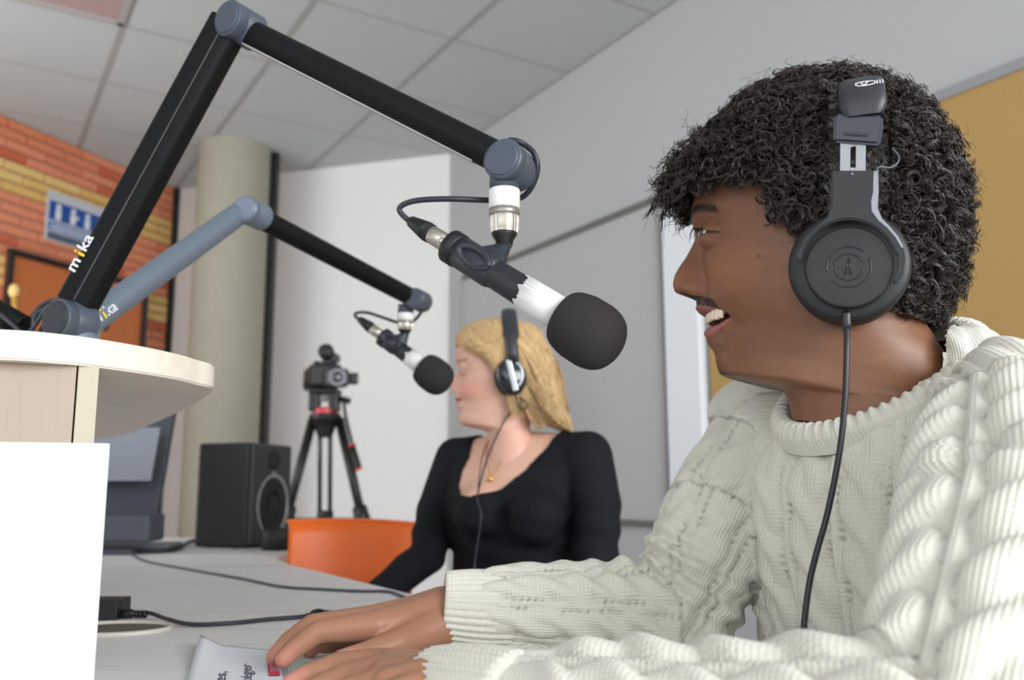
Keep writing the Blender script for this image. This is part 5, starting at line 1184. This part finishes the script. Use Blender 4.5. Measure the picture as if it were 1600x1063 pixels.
def printed2(pos, s_, a, b_, sa_, sb2, m_, parent):
    v, f_ = textmesh(s_, 1, .0); out = np.array([pos(a+q_[1]*sa_, b_-q_[0]*sb2)+Vv((0, 0, .0008)) for q_ in v]); build('print', (out, [k_[::-1] for k_ in f_]), m_, parent)
for s_, a, b_ in (('ales,', .20, .66), ('protéger', .335, .78)): 
    v, f_ = textmesh(s_, 1, 0); out = np.array([posA(a-0+(-q_[1])*-.085, b_-q_[0]*.135)+Vv((0, 0, .0008)) for q_ in v]); out = np.array([posA(a-.085*q_[1]*1.0, b_-q_[0]*.135)+Vv((0, 0, .0008)) for q_ in v])
    build('print', (out, f_), M_ink, pA)
def patch(pos, a0, a1, b0_, b1_, m_, parent, name='print', lift=.0008, n=5):
    g_ = [np.array([pos(a, b_)+Vv((0, 0, lift)) for a in np.linspace(a0, a1, n)]) for b_ in np.linspace(b0_, b1_, n)]
    return build(name, loft(g_, closed=False, cap=False), m_, parent)
patch(posA, .425, .485, .20, .50, M_red, pA, 'red_label'); patch(posA, .50, .535, .16, .52, mat('grey_print', (150, 156, 160), .7), pA, 'grey_column')
patch(posA, .55, .68, .12, .55, mat('greenish_picture', (186, 202, 190), .7, noise=(90, .25)), pA, 'printed_picture')
for k in range(4): patch(posA, .44+.012*k, .444+.012*k, .24, .44, M_pap, pA, 'label_line', .0012)
patch(posA, .70, .704, .05, .30, M_red, pA, 'red_rule')
pB, posB = sheet(((720, 1018), (910, 1001), (1010, 1050), (700, 1090)), 'printed_sheet', 'white printed sheet with blue patches between the two forearms', mat('white_paper', (228, 226, 222), .7), .0015)
M_bl = mat('blue_print', (110, 150, 205), .6)
patch(posB, .45, .66, .10, .22, M_bl, pB, 'blue_block'); patch(posB, .82, .92, .03, .40, M_bl, pB, 'blue_block')
for k in range(2): patch(posB, .50+.08*k, .54+.08*k, .12, .20, M_pap, pB, 'pale_figure', .0012)
# ================================================================ WOMAN
FH = HeadFrame(780, 590, 1.76); FH.tilt(-.03)
frontW = [(790, 506), (745, 512), (724, 528), (714, 545), (711.5, 556), (711, 564), (713.5, 572), (713, 578), (710.5, 586), (707.5, 595), (705, 603), (704.6, 608), (708, 612.5), (712.5, 614), (711.5, 618), (710.8, 622), (713.5, 626.5), (716, 628.5), (713.5, 632), (713.6, 636), (718, 641), (718.5, 646), (716.5, 652), (717, 658), (721, 664), (729, 667), (742, 669.5), (756, 673), (763, 679), (766, 690), (766, 705), (762, 730)]
backW = [(790, 506), (825, 520), (846, 550), (852, 585), (848, 615), (835, 640), (828, 660), (832, 690), (840, 715), (845, 730)]
baseW = [(714, 552), (716, 572), (720, 590), (719, 605), (714, 616), (717, 624), (720, 630), (719, 640), (719, 648)]
widW = [((770, 506), .04), ((760, 520), .062), ((750, 545), .069), ((750, 575), .067), ((750, 600), .065), ((750, 625), .060), ((750, 645), .054), ((760, 665), .049), ((780, 690), .050), ((780, 730), .056)]
expW = dict(centre=[((790, 506), .5), ((750, 560), .52), ((750, 640), .54), ((770, 675), .5), ((780, 730), .5)], front=[((790, 506), 2.), ((750, 560), 2.45), ((750, 610), 2.3), ((750, 650), 2.05), ((770, 730), 2.1)])
noseW = dict(base=baseW, p=2.4, w=[((714, 545), .03), ((713, 575), .008), ((707, 600), .0105), ((706, 612), .013), ((714, 620), .02), ((716, 632), .022), ((718, 645), .022), ((720, 666), .035)])
u2, U2, V2, W2, fm2, F2, F02 = head_grid(FH, frontW, backW, widW, noseW, None, None, expW, nu=190, nt=150)
hpW = lambda x, y: FH.px(x, y)
eyeW = hpW(727, 580); V2 = eye_deform(U2, V2, W2, fm2, eyeW, .030, .0118, .0040)
alW = hpW(712, 611)
for sg_ in (-1, 1): V2 = V2-.007*gs(U2-alW[1], .006)*gs(W2*sg_-.0135, .0045)*fm2-.003*gs(U2-hpW(735, 610)[1], .014)*gs(W2*sg_-.038, .014)*fm2
mW = hpW(718, 628); aW = np.abs(W2); mlW = mW[1]+.003*(aW/.024)**2
V2 = V2+.0022*gs(U2-mlW, .0011)*(aW < .026)*fm2-.0018*gs(U2-mlW-.004, .003)*gs(aW, .018)*(aW > .005)*fm2-.0022*gs(U2-mlW+.0045, .0035)*gs(aW, .018)*(aW > .005)*fm2
vW = FH.w(V2, U2, W2).reshape(-1, 3); fW = grid_faces(*U2.shape)[:, ::-1]
u_, v_, w_ = U2.ravel(), V2.ravel(), W2.ravel(); a_w = np.abs(w_); f_r = fm2.ravel()
tint = np.tile(Vv(lin((222, 176, 156))), (len(vW), 1))
paint(gs(u_-hpW(740, 612)[1], .018)*gs(a_w-.042, .018)*f_r, (222, 128, 118), .5); paint(gs(u_-alW[1]-.006, .010)*gs(a_w, .012)*f_r, (220, 132, 118), .5)
mr = mlW.ravel(); paint(((u_ < mr+.0065*(1-(a_w/.026)**2)) & (u_ > mr-.008*(1-(a_w/.026)**2)) & (a_w < .025) & (f_r > 0))*1., (192, 106, 104), .8); paint(gs(u_-mr, .0009)*(a_w < .026)*f_r, (110, 44, 44), .9)
du = u_-eyeW[1]; dw = a_w-.030; hh = .0040*np.sqrt(np.clip(1-(dw/.0128)**2, 0, 1)); de = np.abs(du+.0006)-hh
paint(((de > -.0004) & (de < .0012) & (np.abs(dw) < .0136))*f_r, (74, 48, 40), .9); paint(np.exp(-((du-.017)/.0026)**4)*(a_w > .012)*(a_w < .050)*f_r, (150, 112, 82), .75)
paint(gs(du+.001, .010)*gs(dw, .015)*f_r, (188, 128, 112), .4)
# body
WL = nrm((.80, -.60, 0)); WN = Vv((-.60, -.80, 0))
def WR(px_, py_2, y, a, b_): return (P(px_, py_2, y), WN*a, WL*b_)
sR_, sL_ = P(712, 716, 1.86), P(918, 712, 1.70)
eR, wR_ = P(668, 868, 1.76), P(588, 932, 1.60); eL, wL_ = P(930, 900, 1.66), P(905, 960, 1.45)
torw = [WR(800, 1060, 1.80, .105, .135), WR(800, 960, 1.80, .10, .130), WR(805, 880, 1.79, .100, .128), WR(808, 820, 1.78, .112, .140), WR(810, 775, 1.78, .115, .148), WR(812, 735, 1.785, .095, .150), WR(815, 708, 1.79, .070, .128), WR(812, 690, 1.79, .050, .085), WR(806, 675, 1.79, .038, .050)]
arms = [chain([sR_, P(682, 800, 1.82), eR, wR_], (.042, .040, .036, .026)), chain([sL_, P(932, 790, 1.67), eL, wL_], (.047, .046, .040, .028)), cap(P(800, 700, 1.80), sR_, .035, .040), cap(P(820, 700, 1.78), sL_, .038, .044)]
bust = [cap(P(752, 800, 1.70), P(760, 790, 1.74), .052, .06), cap(P(838, 806, 1.655), P(836, 796, 1.70), .052, .06)]
wv0, wf0, wn0 = voxel(join(ell_loft(torw, 40, 2.2), *arms, *bust)[:2], .0055, 14)
# neck-shoulder skin: the same body just below the cloth
skv = wv0-wn0*.004
hands = []
for q_ in ((wR_, nrm(wR_-eR)), (wL_, nrm(wL_-eL))):
    o_, d_ = q_; d_ = nrm(d_*[.3, .6, 1]-Vv((0, 0, .6))); sd = nrm(np.cross(d_, (0, 0, 1)))
    hands += [cap(o_, o_+d_*.07, .02, .026, fl=.6)]+[chain([o_+d_*.07+sd*k*.018, o_+d_*.11+sd*k*.020+Vv((0, 0, .002)), o_+d_*.145+sd*k*.020-Vv((0, 0, .008))], (.0095, .0085, .0072)) for k in (-1.2, -.4, .4, 1.2)]+[chain([o_+d_*.02-sd*.02, o_+d_*.06-sd*.045], (.011, .009))]
hwv, hwf, _ = voxel(join(*hands)[:2], .003, 4)
JW = join((vW, fW), (skv, wf0), (hwv, hwf))
wom = build('person', (JW[0], JW[1]), M_skin2, None, True, org=(.02, 1.8, .45)); tag(wom, 'blonde woman in a black scoop-neck top with headphones, facing the smaller microphone', 'person')
setattr_col(wom, np.vstack([tint, np.tile(Vv(lin((226, 182, 160))), (len(skv)+len(hwv), 1))]))
eyeball(FH, eyeW, .030, .0118, wom, iris=(96, 120, 140))
# top with a scooped neckline: remove cloth above the picture's neckline curve on the front and back
sx2, sy2 = px_of(wv0); 
lat = (wv0-P(812, 735, 1.785))@WL; dep = (wv0-P(812, 735, 1.785))@WN
zf = interp(lat, [(-.16, 1.2), (-.098, 1.03), (-.088, .955), (-.080, .900), (-.06, .884), (0, .878), (.04, .892), (.075, .925), (.100, .990), (.115, 1.06), (.2, 1.3)]); zb_ = interp(lat, [(-.16, 1.2), (-.098, 1.03), (-.06, .965), (.06, .965), (.110, 1.04), (.2, 1.3)])
cut = wv0[:, 2] > np.where(dep > -.02, zf, zb_)
fold2 = .0022*np.sin(wv0[:, 2]*2*PI/.05+wv0[:, 0]*30)*gs(wv0[:, 2]-.80, .06)
wv1 = wv0+wn0*(.0015+fold2)[:, None]
fk = [f_ for f_ in wf0 if not all(cut[i] for i in f_)]
bnd = np.zeros(len(wv0), bool)
for f_ in fk: bnd[f_] = True
bnd &= cut; wv1[bnd, 2] = np.where(dep > -.02, zf, zb_)[bnd]
M_top = mat('black_jersey', (22, 23, 28), .8, spec=.2, bump=(500, .3, .001))
build('top', (wv1, fk), M_top, wom, True)
# jeans / lap below
lap = [cap(P(760, 1075, 1.78), P(700, 1085, 1.45), .085, .07), cap(P(850, 1075, 1.74), P(800, 1085, 1.40), .085, .07), cap(P(700, 1085, 1.45), P(690, 1300, 1.45), .06, .05), cap(P(800, 1085, 1.40), P(790, 1300, 1.40), .06, .05)]
lv, lf, _ = voxel(join(*lap)[:2], .012, 6); build('trousers', (lv, lf), mat('dark_denim', (40, 46, 62), .8), wom, True)
lapm = [cap((.43, .88, .50), (.02, .98, .52), .10, .075), cap((.46, .70, .50), (.06, .76, .52), .10, .075), cap((.02, .98, .52), (.05, 1.0, .06), .07, .05), cap((.06, .76, .52), (.08, .76, .06), .07, .05)]
lv, lf, _ = voxel(join(*lapm)[:2], .012, 6); build('trousers', (lv, lf), MATS['dark_denim'], man, True)
# blonde hair: skull shell plus long back fall
M_bl1 = mat('blonde_hair_mass', (196, 162, 112), .42, spec=.35, noise=(26, .30, (9, 9, .6)))
crw = hpW(790, 506)
hlW = np.array([hpW(*q_) for q_ in ((712, 540), (720, 548), (735, 556), (752, 568), (766, 578), (780, 600), (800, 640), (830, 665))])
o_ = np.argsort(hlW[:, 0]); limW = np.interp(v_, hlW[o_, 0], hlW[o_, 1])
scW = u_ > limW; qk = scW[fW].all(1); used = np.unique(fW[qk]); mp2 = -np.ones(len(vW), int); mp2[used] = np.arange(len(used))
me_ = wom.data; nr2 = np.empty(len(me_.vertices)*3); me_.vertices.foreach_get('normal', nr2); nr2 = nr2.reshape(-1, 3)[:len(vW)]
ld_ = np.clip((u_-limW)/.02, .1, 1); hcap = vW[used]+nr2[used]*(.003+.010*ld_[used])[:, None]
build('hair', (hcap, mp2[fW[qk]]), M_bl1, wom, True)
# long hair volume down the back of the head to the shoulder
rowsH = []
for y_, xl, xr, wd_ in ((512, 790, 822, .030), (525, 775, 846, .055), (550, 785, 860, .070), (580, 795, 868, .076), (610, 803, 875, .078), (640, 812, 883, .078), (660, 838, 889, .074), (672, 872, 892, .06), (680, 884, 894, .05)):
    a, b_ = onplane(xl, y_, FH.o, FH.ew), onplane(xr, y_, FH.o, FH.ew); k = np.arange(48)*2*PI/48
    cx = np.cos(k); sy = np.sin(k); c_ = (a+b_)/2; rowsH.append(c_+cx[:, None]*(b_-a)/2+sy[:, None]*FH.ew*wd_*(1-.25*(cx[:, None] < 0)))
vH, fH = loft(rowsH); 
build('hair_length', (vH, fH), M_bl1, wom, True)
# strands over both
g3 = np.random.default_rng(5); NS = 1500; KS = 16; ts = np.linspace(0, 1, KS)
paths = []
def skin_pt(v0, u0, sgn):  # surface of skull at head coords by nearest vertex search
    return None
vv2 = v_[used]; uu2 = u_[used]; ww2 = w_[used]
from mathutils.kdtree import KDTree
kd_ = KDTree(len(hcap)+len(vH))
dense = np.vstack([hcap]+[rowsH[i]*(1-s_)+rowsH[i+1]*s_ for i in range(len(rowsH)-1) for s_ in np.linspace(0, 1, 6, endpoint=False)])
cen = FH.w(np.array(.0), np.array(.02), np.array(0.))
# strand paths from the parting down and back
for n_ in range(NS):
    near = 1 if g3.random() < .86 else -1
    px0 = g3.uniform(722, 835); ty = g3.uniform(0, 1); tip = (g3.uniform(800, 888), 0)
    if px0 < 770:   # front hair swept back over the temple
        e_x = g3.uniform(800, 852); e_y = g3.uniform(600, 660) if e_x < 830 else g3.uniform(620, 676); m1 = (px0+g3.uniform(12, 24), 530+(px0 < 740)*g3.uniform(6, 14)+g3.uniform(0, 16)); m2 = (px0*.45+e_x*.55-6, 560+g3.uniform(-10, 14))
    else:
        e_x = g3.uniform(815, 892); e_y = 640+(e_x-815)/77*38+g3.uniform(-10, 2); m1 = (px0+10, 525+g3.uniform(-4, 14)); m2 = ((px0+e_x)/2+12, 575)
    y0_ = float(np.interp(px0, [722, 745, 790, 835], [530, 513, 503, 515]))
    pp = spline([(px0, y0_), m1, m2, (e_x, e_y)], 5); pp = pp[np.linspace(0, len(pp)-1, KS).astype(int)]; paths.append((pp, near))
P3 = np.zeros((NS, KS, 3))
H_up = [px_ for px_ in ()]
hs = FH.loc(dense); ax_v, ax_u, ax_w = hs
for n_, (pp, near) in enumerate(paths):
    for k_ in range(KS):
        q0 = onplane(pp[k_, 0], pp[k_, 1], FH.o, FH.ew); P3[n_, k_] = q0
lv_, lu_, _ = FH.loc(P3.reshape(-1, 3))
# lateral offset: largest |w| of the hair surface at that (v,u)
cellw = {}
for a, b_, c_ in zip(ax_v, ax_u, ax_w):
    kk = (int(a//.008), int(b_//.008)); cellw[kk] = max(cellw.get(kk, 0), c_)
wq = np.array([cellw.get((int(a//.008), int(b_//.008)), -1) for a, b_ in zip(lv_, lu_)]).reshape(NS, KS)
for n_ in range(NS):
    r_ = wq[n_]; ok = r_ >= 0
    r_ = np.interp(np.arange(KS), np.where(ok)[0], r_[ok]) if ok.any() else np.full(KS, .05)
    wq[n_] = smooth1(r_, 3)
jit = g3.normal(0, .0012, (NS, 1)); P3 = P3+(wq+.0035+jit)[..., None]*FH.ew*np.array([pr[1] for pr in paths])[:, None, None]
# keep the perspective place: pull the pixel position back onto the same ray
hvw, hfw = tubes(P3, np.full((NS, KS), .0011)*(1-.5*ts**2)[None])
M_bl2 = mat('blonde_strands', (216, 184, 134), .36, spec=.5, noise=(90, .35, (8, 8, 1)))
hs_ = build('hair_strands', (hvw, hfw), M_bl2, wom, True); hs_['kind'] = 'stuff'
# headphones of the woman
fh = thing('headphones', FH.o, 'black headphones with silver stripe on the cup worn by the blonde woman', 'headphones')
def FWp(x, y, w2): return onplane(x, y, FH.o+FH.ew*w2, FH.ew)
WC2 = .078; c_ = FWp(797, 589, WC2); r2_ = .0385
sq = FH.ew
def ovl(c0_, d0, prof, rx, n=48):
    R_ = []; k = np.arange(n)*2*PI/n; tx = nrm(FH.et+FH.es*-.22); tyy = nrm(np.cross(tx, FH.ew))
    for t_, r_ in prof: R_.append(c0_+FH.ew*(d0+t_)+r_*(np.cos(k)[:, None]*tx+rx*np.sin(k)[:, None]*tyy))
    return loft(R_)
build('ear_pad', ovl(c_, -.018, [(0, r2_*.85), (.004, r2_), (.014, r2_*1.0), (.018, r2_*.93)], .80), M_rub, fh, True)
build('ear_cup', ovl(c_+FH.es*.002, .0, [(0, r2_*.9), (.004, r2_*.96), (.012, r2_*.90), (.018, r2_*.70), (.0195, .001)], .78), mat('gloss_black_plastic', (26, 30, 36), .16, coat=.5), fh, True)
st0, st1 = FWp(794, 562, WC2+.021), FWp(806, 611, WC2+.018)
build('silver_stripe', box((st0+st1)/2, (st1-st0)/2, nrm(np.cross(st1-st0, FH.ew))*.0052, FH.ew*.0022, .0015), mat('silver_plastic', (206, 212, 216), .25, metal=.4), fh)
k = np.linspace(-1.1, 1.3, 16); build('silver_crescent', tube([c_+FH.ew*.0175+FH.es*(.006+.0175*math.cos(a))+FH.et*(.002+.024*math.sin(a)) for a in k], .0024, 8), MATS['silver_plastic'], fh, True)
for near in (1, -1):
    pth = [(FWp(788, 492, 0) if 0 else None)]
bandpts = []
for a in np.linspace(-PI/2, PI/2, 31):
    wq_ = (WC2+.018)*math.sin(a); tq = abs(math.cos(a))**.75
    pz = FWp(802, 565, wq_)*(1-tq)+FWp(795, 487, wq_)*tq; bandpts.append(pz)
bandpts = np.array(bandpts); Tn2 = np.gradient(bandpts, axis=0); Tn2 /= np.linalg.norm(Tn2, axis=1)[:, None]; R_ = []
k = np.arange(16)*2*PI/16
for i, p in enumerate(bandpts):
    no = np.cross(FH.es, Tn2[i]); wdt = .0165 if 3 < i < 27 else .012
    R_.append(p+np.cos(k)[:, None]*FH.es*wdt*.95+np.sin(k)[:, None]*no*.0070)
build('headband', loft(R_), mat('dark_grey_band', (44, 48, 54), .4), fh, True)
build('ear_cup', sphere(FWp(797, 589, -WC2), 1, 24, 14, (.036, .03, .018), (FH.et, FH.es, FH.ew)), M_rub, fh, True)
cpw = [FWp(806, 617, WC2), FWp(807, 634, WC2-.01), P(790, 655, 1.70), P(772, 690, 1.67), P(757, 730, 1.655), P(748, 765, 1.64), P(746, 780, 1.628), P(752, 805, 1.610), P(748, 840, 1.615), P(742, 880, 1.62), P(741, 920, 1.61)]
build('cable', tube(spline(cpw, 8), .0018, 8), mat('dark_thin_cable', (40, 42, 50), .4), fh, True)
cpw = [FWp(807, 630, WC2-.005), FWp(814, 640, WC2-.005), FWp(823, 636, WC2-.004), FWp(820, 626, WC2-.002), FWp(812, 622, WC2)]
build('cable_curl', tube(spline(cpw, 8), .0014, 8), MATS['dark_thin_cable'], fh, True)
# necklace resting on the chest
kdb = KDTree(len(skv)); [kdb.insert(v.tolist(), i) for i, v in enumerate(skv)]; kdb.balance()
def onchest(x, y):
    r_ = ray(x, y); best = None
    for d_ in np.arange(1.45, 1.95, .006):
        p = CAM+r_*d_; c2_, i, dist = kdb.find(p.tolist())
        if best is None or dist < best[0]-1e-5: best = (dist, d_)
        if dist < .006: return p-nrm(r_)*.003
    return CAM+r_*best[1]
nk = [onchest(x, y) for x, y in ((762, 690), (760, 705), (761, 722), (764, 736), (766, 744), (773, 738), (782, 722), (790, 702))]
nkl = thing('pendant_necklace', nk[4], 'fine gold necklace with a small pendant on the blonde woman', 'necklace')
M_gd = mat('gold', (220, 170, 80), .25, metal=.9)
build('chain', tube(spline(nk, 6), .0009, 6), M_gd, nkl, True); build('pendant', sphere(nk[4]-Vv((0, .003, .006)), .0048, 12, 8, (1, .4, 1.2)), M_gd, nkl, True)
nk = [onchest(x, y) for x, y in ((764, 688), (757, 702), (752, 720), (749, 740), (747, 762))]
tag(build('dark_cord', tube(spline(nk, 6), .0011, 6), mat('dark_brown_cord', (50, 38, 34), .6)), 'dark cord hanging down the open neckline of the blonde woman', 'cord')
# chairs the people sit on (mostly hidden)
wcx = Vv((.03, 1.82, 0))
wch = thing('white_chair', wcx, 'white chair the blonde woman sits on, its corner showing at her elbow', 'chair')
M_wc = mat('white_chair_plastic', (226, 228, 230), .4)
build('seat', box(wcx+Vv((0, 0, .435)), (.21, 0, 0), (0, .20, 0), (0, 0, .012), .008), M_wc, wch)
bk0 = P(966, 838, 1.98); build('backrest', box(Vv((.07, 2.05, .70)), nrm((.97, .2, 0))*.175, nrm((-.2, .97, 0))*.008, (0, 0, .083), .006), M_wc, wch)
for dx, dy in ((-.18, -.16), (.18, -.16), (-.18, .20), (.18, .20)): build('leg', rod(wcx+Vv((dx, dy, 0)), wcx+Vv((dx*.9, dy*.9, .43)), .011), M_silver, wch, True)
for dx in (-.05, .20): build('back_post', rod(Vv((dx, 2.03+.05*(dx > 0), .43)), Vv((dx, 2.045+.05*(dx > 0), .72)), .009), M_wc, wch, True)
mcx = Vv((.42, .80, 0)); mch = thing('stool', mcx, 'grey stool under the man in the cream sweater', 'stool')
build('seat', lathe(mcx+Vv((0, 0, .40)), mcx+Vv((0, 0, 1)), [(0, .16), (.02, .18), (.04, .17)], 36), mat('grey_seat', (90, 92, 96), .6), mch, True)
for dx, dy in ((-.13, -.13), (.13, -.13), (-.13, .13), (.13, .13)): build('leg', rod(mcx+Vv((dx*1.2, dy*1.2, 0)), mcx+Vv((dx, dy, .41)), .012), M_silver, mch, True)
